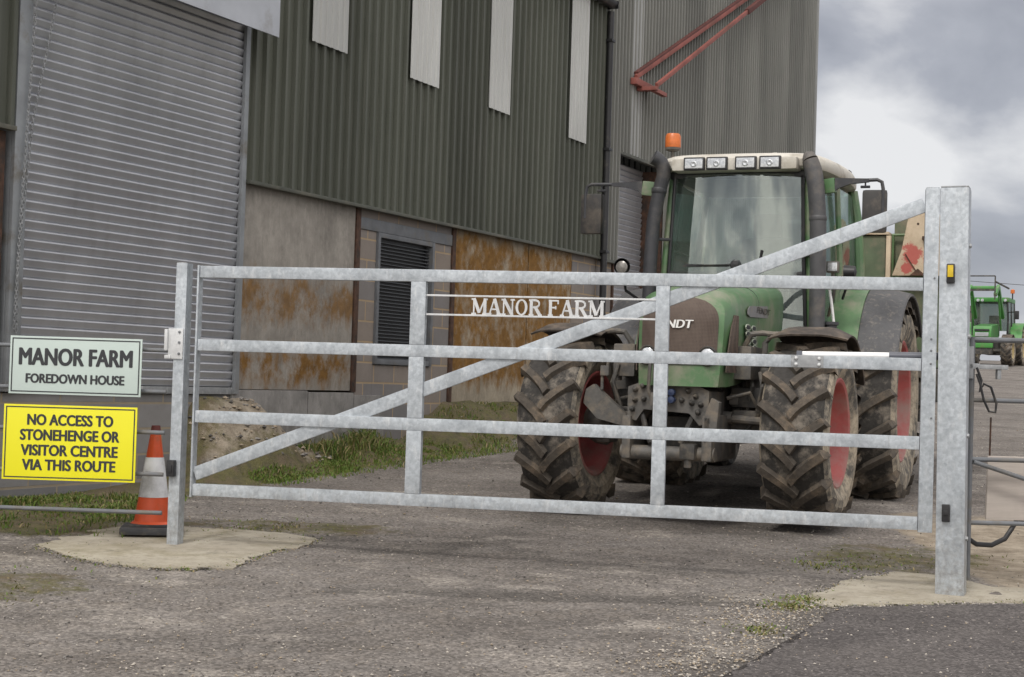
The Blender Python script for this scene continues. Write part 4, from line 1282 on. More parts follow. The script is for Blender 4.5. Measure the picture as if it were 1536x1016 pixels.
# roof: rings of one rounded plan
def chaikin(p, n=2):
    for _ in range(n):
        q = []
        for i in range(len(p)):
            a, b = p[i], p[(i + 1) % len(p)]
            q += [(a[0] * .75 + b[0] * .25, a[1] * .75 + b[1] * .25), (a[0] * .25 + b[0] * .75, a[1] * .25 + b[1] * .75)]
        p = q
    return p
plan = chaikin([(-.60, 1.32), (0, 1.28), (.60, 1.32), (.765, 1.55), (.83, 2.3), (.80, 3.1), (.64, 3.34), (0, 3.38), (-.64, 3.34), (-.80, 3.1), (-.83, 2.3), (-.765, 1.55)])
m = MB(); vs_ = []; fs = []
levels = [(2.965, .90, 0), (2.972, .985, 0), (2.99, 1, 0), (3.05, 1, .01), (3.085, .97, .02), (3.110, .90, .03), (3.125, .74, .04), (3.138, .45, .03), (3.142, .02, 0)]
for z, k, dz in levels:
    for x, y in plan:
        yy = 2.3 + (y - 2.3) * k
        vs_.append((x * k, yy, z + dz * (yy - 1.3) / 2 * (1 if z > 3.0 else 0) - .0))
n = len(plan)
for i in range(len(levels) - 1):
    for j in range(n): fs.append((i * n + j, i * n + (j + 1) % n, (i + 1) * n + (j + 1) % n, (i + 1) * n + j))
fs.append(list(range(n))[::-1]); fs.append(list(range((len(levels) - 1) * n, len(levels) * n)))
m.add(vs_, fs)
roof = m.build('roof', M['cream'], TR, ang=40)
m = MB(); m.box(-.555, .565, 1.235, 1.45, 2.945, 3.055, .028); vis = m.build('roof_visor', M['cream'], TR)
m = MB(); m.box(-.20, .20, 2.2, 3.0, 3.16, 3.185, .01)
for k in range(4): m.box(.25 + k * .10, .29 + k * .10, 1.7, 3.0, 3.128 - k * .012, 3.160 - k * .012, .008)
m.build('roof_hatch', M['cream'], roof)
m = MB(); m.box(.60, .72, 3.0, 3.14, 3.10, 3.17, .01); m.build('rear_lamp', M['black_plastic'], roof)
for xc in (-.343, -.138, .120, .335):
    m = MB()
    m.box(xc - .096, xc + .096, 1.208, 1.25, 2.945, 3.062, .014)
    wl = m.build('work_light', M['black_plastic'], TR)
    m = MB(); m.box(xc - .080, xc + .080, 1.200, 1.212, 2.960, 3.047, .008)
    m.lathe([(0, .0), (.02, -.006), (.03, .0)], 16, 'y', (xc, 1.199, 3.0)); m.build('lens', M['lens'], wl)
# beacon
m = MB(); m.tube([(-.735, 1.9, 2.98), (-.735, 1.9, 3.23)], .016, 8); m.lathe([(.03, 3.22), (.072, 3.235), (.075, 3.255)], 20, 'z', (-.735, 1.9, 0)); bc = m.build('beacon_stem', M['grey_iron'], TR)
m = MB(); m.lathe([(.070, 3.253), (.074, 3.27), (.072, 3.36), (.060, 3.385), (.0, 3.39)], 20, 'z', (-.735, 1.9, 0)); m.build('beacon_lens', M['beacon'], bc)
# stacks in front of the cab pillars
m = MB()
path = [(-.755, 1.33, 1.45), (-.755, 1.33, 2.1), (-.735, 1.33, 2.5), (-.690, 1.33, 2.78), (-.650, 1.33, 2.92), (-.652, 1.32, 2.985), (-.672, 1.31, 3.03), (-.70, 1.29, 3.06), (-.735, 1.27, 3.08)]
m.tube(path, [.062, .062, .062, .062, .065, .067, .066, .066, .070], 18)
ex = m.build('exhaust_stack', M['stack'], TR)
m = MB()
for z in (2.0, 2.35): m.tube([(-.82 + .02 * (z > 2.2), 1.33, z), (-.60, 1.42, z)], .014, 6)
m.lathe([(.066, 2.76), (.070, 2.77), (.070, 2.80), (.066, 2.81)], 18, 'z', (-.690, 1.33, 0))
build_each(m, 'stack_bracket', M['stack'], ex)
m = MB()
path = [(.755, 1.33, 1.45), (.755, 1.33, 2.1), (.745, 1.33, 2.5), (.720, 1.33, 2.80), (.690, 1.33, 2.95), (.662, 1.335, 3.03)]
m.tube(path, [.070, .070, .072, .074, .076, .070], 18)
m.tube([(.662, 1.335, 3.03), (.645, 1.345, 3.065), (.62, 1.37, 3.085)], [.070, .058, .03], 18)
it = m.build('intake_stack', M['intake'], TR)
m = MB()
m.lathe([(.073, 2.50), (.078, 2.51), (.078, 2.535), (.073, 2.545)], 18, 'z', (.744, 1.33, 0)); m.box(.62, .72, 1.36, 1.46, 2.2, 2.26, .01)
build_each(m, 'stack_bracket', M['intake'], it)
# mirrors
for sx in (-1, 1):
    ax = 1.27 if sx > 0 else 1.40
    m = MB()
    m.beam((sx * .66, 1.46, 2.80), (sx * .875, 1.41, 2.82), .05, .13, .015); mb_ = m.build('mirror_bracket', M['green'], TR)
    m = MB()
    m.prism([(sx * .87, 2.765), (sx * .87, 2.88), (sx * 1.0, 2.875), (sx * 1.16, 2.87), (sx * 1.16, 2.84), (sx * 1.0, 2.825), (sx * .90, 2.79)], 1.39, 1.43, 'xz')
    m.tube([(sx * 1.14, 1.41, 2.857), (sx * (ax - .04), 1.41, 2.86), (sx * ax, 1.41, 2.84), (sx * (ax + .012), 1.41, 2.78), (sx * (ax + .012), 1.41, 2.55)], .016, 8)
    m.tube([(sx * (ax - .14), 1.41, 2.86), (sx * (ax - .14), 1.41, 2.80)], .008, 6); m.tube([(sx * (ax - .18), 1.41, 2.80), (sx * (ax - .10), 1.41, 2.80)], .012, 6)
    m.build('mirror_arm', M['stack'], mb_)
    m = MB(); xm = 1.21 if sx > 0 else 1.352
    Mm = Matrix.Translation((sx * xm, 1.43, 2.595)) @ Matrix.Rotation(sx * .10, 4, 'Z')
    m.box(-.105, .105, -.035, .045, -.19, .18, .030, Mm); m.build('mirror', M['mirror_back'], TR)

# rear fenders: green inner arch and grey rubber extension
AC = (2.795, .955)
for sx in (-1, 1):
    def arch(x0, x1, a0, a1, r0, r1=None):
        def fn(u, v):
            a = R(a0 + (a1 - a0) * u)
            r = r0
            return (sx * (x0 + (x1 - x0) * v), AC[0] - r * math.cos(a), AC[1] + r * math.sin(a) - .02 * v)
        return fn
    m = MB(); m.sheet(arch(.70, 1.02, 21, 140, 1.075), 18, 3, .02 * -sx)
    poly = [(AC[0] - 1.06 * math.cos(R(a)), AC[1] + 1.06 * math.sin(R(a))) for a in range(18, 141, 8)]
    m.prism(poly + [(3.3, 1.3), (1.7, 1.3)], sx * .70, sx * .735, 'yz')
    rf = m.build('rear_fender', M['green'], TR, ang=50)
    m = MB()
    def ext(u, v):
        a = R(20 + 120 * u); x = 1.022 + .345 * v; r = 1.06 - .05 * v * v
        return (sx * x, AC[0] - r * math.cos(a), AC[1] + r * math.sin(a) - .02)
    m.sheet(ext, 20, 5, .018 * -sx); m.build('fender_extension', M['fender_grey'], rf, ang=50)
    m = MB(); m.tube([ext(i / 20, 1.0) for i in range(21)], .012, 6); m.build('fender_lip', M['fender_grey'], rf)
    # front fenders on their stays
    m = MB()
    def ff(u, v):
        a = R(66 + 84 * u); vv = v * 2 - 1
        r = .80 - .045 * max(0, abs(vv) - .55) / .45 * 1.4
        cut = .10 * max(0, .12 - u) / .12 * max(0, abs(vv) - .6) / .4
        a += cut
        return (sx * (.985 + .30 * vv), -r * math.cos(a), .715 + r * math.sin(a))
    m.sheet(ff, 12, 10, .014 * -sx)
    fe = m.build('front_fender', M['fender'], TR, ang=50)
    m = MB(); m.tube([(sx * .95, .15, 1.49), (sx * .62, .2, 1.47), (sx * .56, .2, 1.40), (sx * .56, .15, 1.0), (sx * .62, .05, .78)], .024, 8); m.build('fender_stay', M['grey_iron'], fe)
# lamps on stalks beside the cab
m = MB(); m.lathe([(.0, .05), (.055, .04), (.078, -.03), (.074, -.045)], 20, 'y', (-1.062, 1.5, 2.112)); m.tube([(-1.062, 1.52, 2.04), (-1.062, 1.6, 1.9), (-.78, 1.75, 1.70)], .014, 8); ln = m.build('side_lamp', M['black_plastic'], TR)
m = MB(); m.lathe([(0, -.056), (.04, -.052), (.056, -.044)], 20, 'y', (-1.062, 1.5, 2.105)); m.build('lens', simple('dull_lens', (.20, .19, .175), .25, .2, .3, 30), ln)
m = MB(); m.box(.795, .905, 1.49, 1.55, 2.065, 2.165, .012); m.tube([(.85, 1.52, 2.07), (.85, 1.6, 1.9), (.78, 1.75, 1.70)], .014, 8); ln = m.build('side_lamp', M['grey_iron'], TR)
m = MB(); m.box(.808, .892, 1.480, 1.491, 2.078, 2.152, .008); m.build('lens', M['lens'], ln)
m = MB(); m.lathe([(.0, .06), (.05, .045), (.06, -.05), (.0, -.055)], 16, 'x', (.985, 1.6, 2.08)); m.tube([(.985, 1.6, 2.04), (.9, 1.75, 1.85)], .012, 6); m.build('folded_lamp', M['black_plastic'], TR)
# handrail, tank, steps
m = MB(); m.tube([(.80, 1.60, 2.0), (.835, 1.62, 1.75), (.86, 1.63, 1.55), (.82, 1.60, 1.50), (.76, 1.58, 1.50)], .013, 8); m.build('handrail', M['white_tube'], TR)
m = MB(); m.lathe([(.06, 1.38), (.07, 1.40), (.07, 1.56), (.055, 1.575), (.055, 1.60), (.07, 1.605), (.07, 1.63), (.0, 1.635)], 18, 'z', (.86, 1.42, 0)); m.build('filter_canister', M['stack'], TR)
for sx in (-1, 1):
    m = MB(); m.box(min(sx * .42, sx * .86), max(sx * .42, sx * .86), 1.0, 2.0, .62, 1.30, .08); m.box(min(sx * .70, sx * .92), max(sx * .70, sx * .92), 1.2, 1.75, .38, .43, .01); m.box(min(sx * .70, sx * .92), max(sx * .70, sx * .92), 1.2, 1.75, .55, .60, .01)
    m.build('fuel_tank', M['black_plastic'], TR)
# engine, gearbox, axles
m = MB()
m.box(-.32, .32, -.2, 1.6, .70, 1.32, .05); m.box(-.30, .30, 1.5, 3.1, .62, 1.28, .06); m.box(-.40, .40, 2.5, 3.1, .72, 1.22, .08)
m.tube([(-1.0, 2.795, .955), (1.0, 2.795, .955)], .13, 16)
for sx in (-1, 1):
    m.box(min(sx * .325, sx * .40), max(sx * .325, sx * .40), .0, .9, 1.02, 1.2, .02)
    for k in range(6): m.tube([(sx * .36, -.1 + k * .14, 1.22), (sx * .40, -.05 + k * .15, 1.05), (sx * .36, .02 + k * .13, .80)], .016, 6)
m.build('engine_block', M['dark_iron'], TR)
m = MB()
m.tube([(-.66, 0, .735), (-.30, 0, .75), (.30, 0, .75), (.66, 0, .735)], [.075, .10, .10, .075], 14)
m.lathe([(0, -.24), (.10, -.22), (.17, -.05), (.19, .05), (.15, .2), (0, .22)], 18, 'y', (.06, 0, .74))
for sx in (-1, 1):
    m.lathe([(0, -.12), (.12, -.11), (.17, -.03), (.18, .06), (.13, .12)], 16, 'x', (sx * .74, 0, .715))
    m.box(min(sx * .62, sx * .74), max(sx * .62, sx * .74), -.12, .12, .56, .90, .03)
    m.tube([(sx * .25, -.18, .80), (sx * .66, -.19, .78)], .034, 10); m.tube([(sx * .40, -.18, .80), (sx * .25, -.18, .80)], .05, 10)
m.build('front_axle', M['grey_iron'], TR)
# front bracket, couplings, hoses
m = MB()
m.prism([(-.31, .78), (-.31, 1.02), (-.20, 1.06), (-.0, 1.085), (.20, 1.06), (.33, 1.0), (.33, .76), (.26, .74), (.18, .83), (-.18, .85), (-.24, .76)], -.66, -.18, 'xz')
m.box(-.34, -.27, -.70, .1, .47, .80, .02); m.box(.29, .37, -.70, .1, .47, .82, .02)
m.tube([(-.36, -.62, .52), (.38, -.62, .52)], .055, 12); m.box(-.33, .36, -.55, -.1, .46, .56, .02)
m.prism([(.30, .60), (.40, .66), (.42, .92), (.36, .95), (.30, .80)], -.70, -.62, 'xz')
m.build('front_bracket', M['grey_iron'], TR)
m = MB()
rnd = random.Random(4)
for (x, z) in ((-.25, 1.0), (-.19, 1.03), (-.25, .92), (-.18, .93), (.05, .98), (.05, .93), (.17, 1.0), (.23, .96), (.20, .91), (.12, .93), (.27, .90), (-.27, .85), (.25, .84)):
    m.lathe([(0, -.035 - rnd.random() * .03), (.016, -.03), (.020, 0), (.026, .004), (.026, .03)], 10, 'y', (x, -.665, z))
build_each(m, 'coupling', M['dark_iron'], TR)
M['blue_cap'] = simple('blue_dust_cap', (.03, .045, .10), .4, 0, .2)
m = MB()
for z in (.985, .930): m.lathe([(0, -.05), (.026, -.045), (.03, -.01)], 12, 'y', (.052, -.69, z))
build_each(m, 'dust_cap', M['blue_cap'], TR)
m = MB()
m.tube([(-.06, -.80, 1.30), (-.055, -.80, 1.12), (-.03, -.78, .95), (-.04, -.72, .88)], .020, 8); m.tube([(-.0, -.80, 1.25), (.01, -.80, 1.0), (.0, -.74, .88)], .013, 8); m.box(-.09, .02, -.80, -.72, .88, .98, .012); m.tube([(-.10, -.79, 1.2), (-.11, -.79, 1.0), (-.08, -.74, .9)], .015, 8)
m.build('top_link_hook', M['grey_iron'], TR)
m = MB()
m.tube([(.22, -.60, .86), (.16, -.66, .70), (.12, -.66, .60)], .022, 8); m.tube([(-.22, -.60, .86), (-.16, -.66, .70), (-.12, -.66, .60)], .022, 8)
m.box(.13, .25, -.74, -.60, .48, .60, .02); m.tube([(.19, -.70, .50), (.19, -.70, .42)], .03, 10); m.box(-.22, .22, -.40, -.2, .56, .80, .02)
m.tube([(.38, -.3, .95), (.55, -.25, 1.0), (.62, -.2, .85), (.5, -.15, .70), (.42, -.2, .62)], .016, 8); m.tube([(-.36, -.3, .95), (-.5, -.25, .92), (-.62, -.2, .85)], .016, 8)
m.tube([(.40, -.1, .98), (.60, -.05, .96), (.72, 0, .90)], .02, 8)
m.box(.36, .60, -.10, .25, .88, 1.04, .03); m.box(-.60, -.40, -.05, .25, .86, 1.0, .03)
m.box(.42, .56, .3, .9, 1.05, 1.32, .03)
m.build('front_linkage', M['dark_iron'], TR)
m = MB()
m.prism([(-.72, .99), (-.66, 1.03), (-.36, .78), (-.36, .70), (-.62, .76), (-.74, .88)], -.46, -.38, 'xz')
m.tube([(-.55, -.42, 1.30), (-.56, -.42, 1.14), (-.60, -.42, 1.10), (-.60, -.42, .99)], .013, 8); m.box(-.61, -.54, -.45, -.39, 1.10, 1.18, .008)
m.build('lift_arm', M['grey_iron'], TR)
m = MB()
m.prism([(-.52, 1.33), (-.40, 1.33), (-.34, .80), (-.40, .78)], .34, .38, 'xz')
m.build('mud_plate', M['rust'], TR)

rnd = random.Random(12)
for sx in (-1, 1):
    m = MB()
    m.box(min(sx * .36, sx * .60), max(sx * .36, sx * .60), .35, .95, .78, 1.02, .04); m.box(min(sx * .38, sx * .56), max(sx * .38, sx * .56), -.28, .12, 1.10, 1.36, .02)
    m.box(min(sx * .44, sx * .64), max(sx * .44, sx * .64), .05, .16, .92, 1.20, .02); m.box(min(sx * .40, sx * .70), max(sx * .40, sx * .70), -.16, -.08, .80, .86, .01)
    for k in range(5):
        x = sx * (.40 + .055 * k); y = rnd.uniform(-.3, .3); m.tube([(x, y, 1.24 - .02 * k), (x + sx * .03, y - .04, 1.05), (x - sx * .02, y + .03, .86)], .014 + .006 * rnd.random(), 7)
    for k in range(9):
        x, y, z = sx * rnd.uniform(.38, .66), rnd.uniform(-.22, .3), rnd.uniform(.80, 1.22); q = rnd.uniform(.02, .045); m.box(x - q, x + q, y - q, y + q, z - q * 1.2, z + q * 1.2, .008)
    m.tube([(sx * .36, .1, .62), (sx * .75, .12, .66)], .035, 8); m.tube([(sx * .46, -.1, 1.36), (sx * .52, -.12, 1.46), (sx * .60, -.1, 1.47), (sx * .72, -.05, 1.46)], .022, 8)
    m.build('side_gear', M['grey_iron'], TR)

# machine carried behind the tractor
IM = empty('field_machine', tuple(TR.location), TR.rotation_euler.z, 'green bin machine with a scuffed cream end plate splashed red, hitched behind the tractor', 'farm machine')
M['bin_green'] = simple('faded_dark_green', (.085, .115, .062), .6, 0, .25, 4, (.18, .15, .10), .45)
M['plate_cream'] = simple('scuffed_cream', (.52, .42, .30), .7, 0, .15, 5, (.30, .20, .12), .35)
def splash_mat():
    t = NT('scuffed_cream_red_splash')
    n = t.noise(5, 7, .7); c = t.mix(t.ramp(n, [(.3, 0), (.7, 1)]), (.42, .335, .235), (.58, .475, .35))
    c = t.mix(t.ramp(t.noise(3.5, 8, .75, t.coord(loc=(2, 2, 6))), [(.52, 0), (.66, .6)]), c, (.27, .18, .11))
    acc = None
    for (x, z, r) in ((1.19, 2.455, .15), (1.10, 2.32, .09), (1.33, 2.43, .07)):
        m = t.coord((1 / r, 0, 1.25 / r), (-x / r, 0, -1.25 * z / r))
        ln = t.n('ShaderNodeVectorMath'); ln.operation = 'LENGTH'; t.l(m, ln.inputs[0])
        k = t.math('ADD', t.math('SUBTRACT', 1.0, ln.outputs['Value']), t.math('MULTIPLY', t.math('SUBTRACT', t.noise(11, 7, .75), .5), 2.6))
        acc = k if acc is None else t.math('MAXIMUM', acc, k)
    c = t.mix(t.ramp(acc, [(.12, 0), (.34, .85)]), c, (.40, .065, .06))
    return t.set(c, .75, 0, .3)
M['splash'] = splash_mat()
m = MB(); m.box(.20, .90, 4.25, 5.4, 1.3, 2.655, .02); m.box(-1.2, .18, 4.3, 5.4, 1.3, 2.55, .02); m.build('bin', M['bin_green'], IM)
m = MB(); m.box(.18, .93, 4.22, 5.4, 2.66, 2.69, .006); m.box(.905, .95, 4.22, 4.30, 1.3, 2.65, .008); m.build('bin_rim', M['plate_cream'], IM)
m = MB(); m.box(.96, 1.62, 4.4, 5.4, 1.3, 2.84, .02); m.build('tall_bin', M['bin_green'], IM)
m = MB(); m.tube([(.95, 4.33, 2.665), (1.62, 4.33, 2.67)], .015, 8); m.tube([(.955, 4.33, 1.4), (.955, 4.33, 2.66)], .018, 8); m.build('grab_rail', M['green_dusty'], IM)
m = MB(); m.prism([(.97, 2.24), (1.06, 2.50), (1.10, 2.72), (1.125, 2.86), (1.19, 2.905), (1.42, 2.87), (1.62, 2.80), (1.66, 2.24)], 4.24, 4.27, 'xz'); ep = m.build('end_plate', M['splash'], IM)
m = MB(); m.beam((1.10, 4.235, 2.46), (1.22, 4.235, 2.27), .012, .010); m.prism([(1.15, 2.24), (1.23, 2.31), (1.31, 2.24)], 4.215, 4.235, 'xz'); m.box(1.27, 1.40, 4.18, 4.24, 2.60, 2.64, .006)
m.lathe([(0, -.004), (.012, -.003), (.013, .0)], 8, 'y', (1.22, 4.239, 2.77)); build_each(m, 'plate_fitting', M['rust'], ep)
m = MB(); m.box(-1.0, 1.4, 4.0, 4.18, .75, .95, .02); m.box(-.4, .4, 3.3, 4.2, .70, .85, .02); m.tube([(-.4, 3.2, 1.1), (-.45, 4.1, .8)], .04, 8); m.tube([(.4, 3.2, 1.1), (.45, 4.1, .8)], .04, 8)
m.box(-1.1, 1.5, 4.2, 5.4, .95, 1.29, .03); m.build('chassis', M['dark_iron'], IM)
for sx in (-1, 1):
    m = MB(); m.lathe([(.25, -.13), (.40, -.14), (.46, -.08), (.46, .08), (.40, .14), (.25, .13)], 28, 'x'); 
    o = m.build('wheel', M['tyre'], IM); o.location = (sx * .95, 4.9, .60)

# ------------------------------------------------------------------ far away: a second tractor with a loader, a trailer, the line across the field
M['jd_green'] = simple('bright_green', (.055, .22, .045), .4, 0, .15, 4, (.16, .15, .09), .3)
M['jd_yellow'] = simple('yellow_wheel', (.46, .36, .17), .5, 0, .2, 4, (.33, .26, .17), .4)
FX, FY = 19.8, 67.0
FT = empty('loader_tractor', (FX, FY, ground_base(FX, FY)), R(-26), 'small distant green tractor with raised front loader and yellow wheels beyond the gate post', 'tractor')
fm = (M['tyre'], M['lug'], M['wall_mud'], M['jd_yellow'])
for sx in (-1, 1):
    make_wheel(FT, 'wheel', .62, .46, .33, 16, sx, (sx * .95, 0, .62), 0, .05, .04, False, fm)
    make_wheel(FT, 'wheel', .90, .56, .48, 16, sx, (sx * .98, 2.5, .90), 0, .06, .045, False, fm)
m = MB(); m.prism([(-.70, 1.05), (-.74, 1.30), (-.62, 1.62), (1.2, 1.80), (1.2, 1.1)], -.37, .37, 'yz'); m.build('bonnet', M['jd_green'], FT)
m = MB(); m.box(-.30, .30, -.76, -.735, 1.42, 1.50, .004); m.box(-.28, .28, -.77, -.74, 1.10, 1.16, .004); m.build('grille', M['black_plastic'], FT)
m = MB(); m.box(-.27, .27, -.765, -.74, 1.20, 1.36, .02); m.build('headlight', M['lens'], FT)
m = MB(); m.box(-.35, .35, -.5, 1.2, .55, 1.05, .04); m.box(-.30, .30, 1.2, 2.6, .5, 1.2, .04); m.tube([(-.8, 0, .62), (.8, 0, .62)], .09, 8); m.box(-.45, .45, -.9, -.6, .45, .75, .03); m.build('chassis', M['dark_iron'], FT)
m = MB(); m.box(-.48, .48, -.95, -.78, .72, .92, .03); m.build('front_weight', M['jd_green'], FT)
for sx in (-1, 1):
    m = MB(); m.tube([(sx * .72, 1.2, 1.3), (sx * .74, 1.22, 2.0), (sx * .68, 1.3, 2.75)], .045, 6); m.tube([(sx * .80, 2.7, 1.3), (sx * .74, 2.72, 2.75)], .045, 6); m.tube([(sx * .8, 1.95, 1.3), (sx * .72, 1.97, 2.75)], .035, 6)
    m.tube([(sx * .74, 1.22, 1.4), (sx * .8, 1.95, 1.4), (sx * .8, 2.7, 1.4)], .03, 6)
    m.build('cab_frame', M['black_plastic'], FT)
m = MB(); m.box(-.78, .78, 1.1, 2.85, 2.74, 2.93, .06); rf = m.build('roof', M['jd_green'], FT)
for xc in (-.5, -.32, .62):
    m = MB(); m.lathe([(0, -.03), (.06, -.02), (.07, 0)], 10, 'y', (xc, 1.09, 2.80)); m.build('work_light', M['lens'], FT)
m = MB(); m.sheet(lambda u, v: ((u * 2 - 1) * (.72 - .05 * v), 1.24 + .05 * v, 1.5 + 1.24 * v), 2, 2, .01)
for sx in (-1, 1): m.sheet(lambda u, v, sx=sx: (sx * (.75 - .04 * v + .04 * u), 1.3 + 1.4 * u, 1.4 + 1.34 * v), 2, 2, .01)
m.build('cab_window', M['rear_glass'], FT)
m = MB(); m.box(-.2, .2, 2.1, 2.5, 1.3, 2.2, .05); m.build('seat', M['seat'], FT)
for sx in (-1, 1):
    m = MB(); m.sheet(lambda u, v, sx=sx: (sx * (.70 + .56 * v), 2.5 - 1.0 * math.cos(R(15 + 120 * u)), .9 + 1.0 * math.sin(R(15 + 120 * u))), 10, 2, .03); m.build('rear_fender', M['jd_green'], FT)
    m = MB(); m.sheet(lambda u, v, sx=sx: (sx * (.74 + .42 * v), -.70 * math.cos(R(50 + 90 * u)), .62 + .70 * math.sin(R(50 + 90 * u))), 8, 2, .02); m.build('front_fender', M['fender'], FT)
    m = MB(); m.beam((sx * .56, .9, 1.0), (sx * .56, .9, 2.1), .14, .16, .02); m.beam((sx * .56, 1.0, 2.05), (sx * .56, -.3, 3.25), .13, .17, .02, (0, 1, 0)); m.beam((sx * .56, -.3, 3.3), (sx * .56, -1.1, 2.9), .13, .16, .02, (0, 1, 0)); m.beam((sx * .56, .55, 1.5), (sx * .56, -.2, 2.9), .07, .07, .01)
    m.build('loader_arm', M['jd_green'], FT)
m = MB(); m.tube([(-.6, -.35, 3.22), (.6, -.35, 3.22)], .10, 10); m.build('cross_tube', M['jd_green'], FT)
m = MB(); m.beam((-.75, -1.1, 3.68), (.55, -1.1, 3.68), .05, .05); m.beam((-.75, -1.1, 2.7), (-.75, -1.1, 3.68), .05, .05, 0, (0, 1, 0)); m.beam((.55, -1.1, 2.7), (.55, -1.1, 3.68), .05, .05, 0, (0, 1, 0)); m.beam((-.75, -1.1, 3.1), (.55, -1.1, 3.1), .06, .08)
m.beam((.55, -1.1, 3.45), (1.0, -.4, 3.2), .05, .06)
m.build('carriage', M['dark_iron'], FT)
m = MB(); m.tube([(.78, 2.0, 2.9), (.78, 2.0, 3.15)], .03, 6); bs = m.build('beacon_stem', M['black_plastic'], FT)
m = MB(); m.lathe([(.09, 3.15), (.09, 3.3), (0, 3.34)], 10, 'z', (.78, 2.0, 0)); m.build('beacon_lens', M['beacon'], bs)
for sx in (-1, 1):
    m = MB(); m.tube([(sx * .72, 1.2, 2.3), (sx * 1.1, 1.1, 2.32)], .025, 6); m.box(min(sx * 1.02, sx * 1.2), max(sx * 1.02, sx * 1.2), 1.08, 1.14, 2.0, 2.36, .03); m.build('mirror', M['black_plastic'], FT)

TX, TY = 20.9, 76.0
TL = empty('grey_trailer', (TX, TY, ground_base(TX, TY)), R(-12), 'dark distant farm trailer half hidden behind the tall gate post', 'trailer')
M['trailer'] = simple('dull_maroon_grey', (.09, .07, .075), .7, 0, .25, 3, (.15, .13, .11), .4)
m = MB(); m.box(-1.25, 1.25, 0, 5, 1.0, 2.6, .03)
for i in range(5): m.box(-1.29, 1.29, .2 + i * 1.1, .32 + i * 1.1, 1.0, 2.62, .01)
m.build('trailer_body', M['trailer'], TL)
m = MB(); m.box(-.5, .5, -1.6, 5, .8, .99, .02); m.build('chassis', M['dark_iron'], TL)
for sx in (-1, 1):
    for yy in (2.2, 3.5):
        m = MB(); m.lathe([(.25, -.18), (.45, -.2), (.52, -.12), (.52, .12), (.45, .2), (.25, .18)], 20, 'x'); o = m.build('wheel', M['tyre'], TL); o.location = (sx * 1.0, yy, .52)

pp = empty('utility_pole', (24.6, 92, ground_base(24.6, 92)), 0, 'distant wooden pole carrying a thin overhead wire, behind the gate post', 'pole')
m = MB(); m.tube([(0, 0, -1), (0, 0, 5.4)], [.14, .10], 10); m.box(-.6, .6, -.05, .05, 5.0, 5.12); m.build('pole_shaft', M['ply'], pp)
m = MB()
m.tube([(0 + 45 * i / 20, -8 * i / 20, 5.2 + .0 + 1.6 * (i / 20) - 1.4 * math.sin(PI * i / 20)) for i in range(21)], .016, 5); m.build('wire', M['black_plastic'], pp)

# ------------------------------------------------------------------ grass, loose stones
def blade_mat(name, c):
    t = NT(name)
    n = t.noise(30, 2)
    return t.set(t.mix(n, tuple(q * .7 for q in c), tuple(q * 1.3 for q in c)), .6, 0, .3)
GM = [blade_mat('grass_green', (.10, .155, .026)), blade_mat('grass_olive', (.13, .135, .035)), blade_mat('grass_straw', (.24, .195, .095)), blade_mat('grass_deep', (.06, .10, .022))]
def grass(name, label_pts, n, hmin, hmax, seed, mixw, lean=.55):
    rnd = random.Random(seed)
    mb = MB()
    for _ in range(n):
        x, y, k = label_pts(rnd)
        z = gz(x, y) - .005
        h = (hmin + (hmax - hmin) * rnd.random() ** 1.6) * k
        a = rnd.random() * 2 * PI; l = lean * (.3 + rnd.random()) * h
        dx, dy = math.cos(a) * l, math.sin(a) * l
        wd = .0035 + .004 * rnd.random(); b = rnd.random() * PI
        wx, wy = math.cos(b) * wd, math.sin(b) * wd
        mb.cur = rnd.choices(range(4), mixw)[0]
        mb.add([(x - wx, y - wy, z), (x + wx, y + wy, z), (x + dx * .45 + wx * .8, y + dy * .45 + wy * .8, z + h * .65), (x + dx * .45 - wx * .8, y + dy * .45 - wy * .8, z + h * .65), (x + dx, y + dy, z + h * (.95 - .2 * rnd.random()))],
               [(0, 1, 2, 3), (3, 2, 4)])
    o = mb.build(name, GM, None, ang=0, recalc=False)
    return tag(o, kind='stuff')
def on_wall(t, o): return (WO.x + WU.x * t + WN.x * o, WO.y + WU.y * t + WN.y * o)
cl = [(random.uniform(-.5, 3.6), random.uniform(.3, .85)) for _ in range(34)] + [(random.uniform(.9, 3.6), random.uniform(.05, .7)) for _ in range(46)]
def verge(r):
    if r.random() < .75:
        c = r.choice(cl); t, o = c[0] + r.gauss(0, .15), c[1] + r.gauss(0, .10)
    else: t, o = r.uniform(-.6, 6), r.uniform(.3, 1.05)
    if t < 1.1 and o < .62 - .25 * max(0, t - .3): o = .62 + r.random() * .25
    x, y = on_wall(t, max(.06, o)); return x, y, .5 + .7 * (noise.noise((x * 2, y * 2, 1)) + .5)
grass('verge_grass', verge, 15000, .02, .072, 21, (6, 3, .8, 1)); 
tuft_c = [on_wall(1.95, .30), on_wall(1.2, .42), on_wall(2.3, .18), on_wall(1.75, .38), on_wall(2.1, .22)]
def tufts(r):
    c = r.choice(tuft_c); return c[0] + r.gauss(0, .09), c[1] + r.gauss(0, .09), 1
grass('tufted_grass', tufts, 1300, .07, .22, 22, (4, 3, 3, 2), .8)
lc = [(random.uniform(-4.6, -2.75), random.uniform(11.25, 13.0)) for _ in range(60)]
def left_strip(r):
    if r.random() < .8:
        c = r.choice(lc); x, y = min(-2.6, c[0] + r.gauss(0, .12)), c[1] + r.gauss(0, .10)
    else: x, y = r.uniform(-4.8, -2.6), r.uniform(10.9, 13.3)
    for _ in range(6):
        t, o = wall_to(x, y)
        if o > .05: break
        x += .25
    return x, y, .45 + .8 * (noise.noise((x * 2.2, y * 2.2, 4)) + .5)
grass('verge_grass', left_strip, 13000, .02, .085, 23, (5, 4, 1.2, 2))
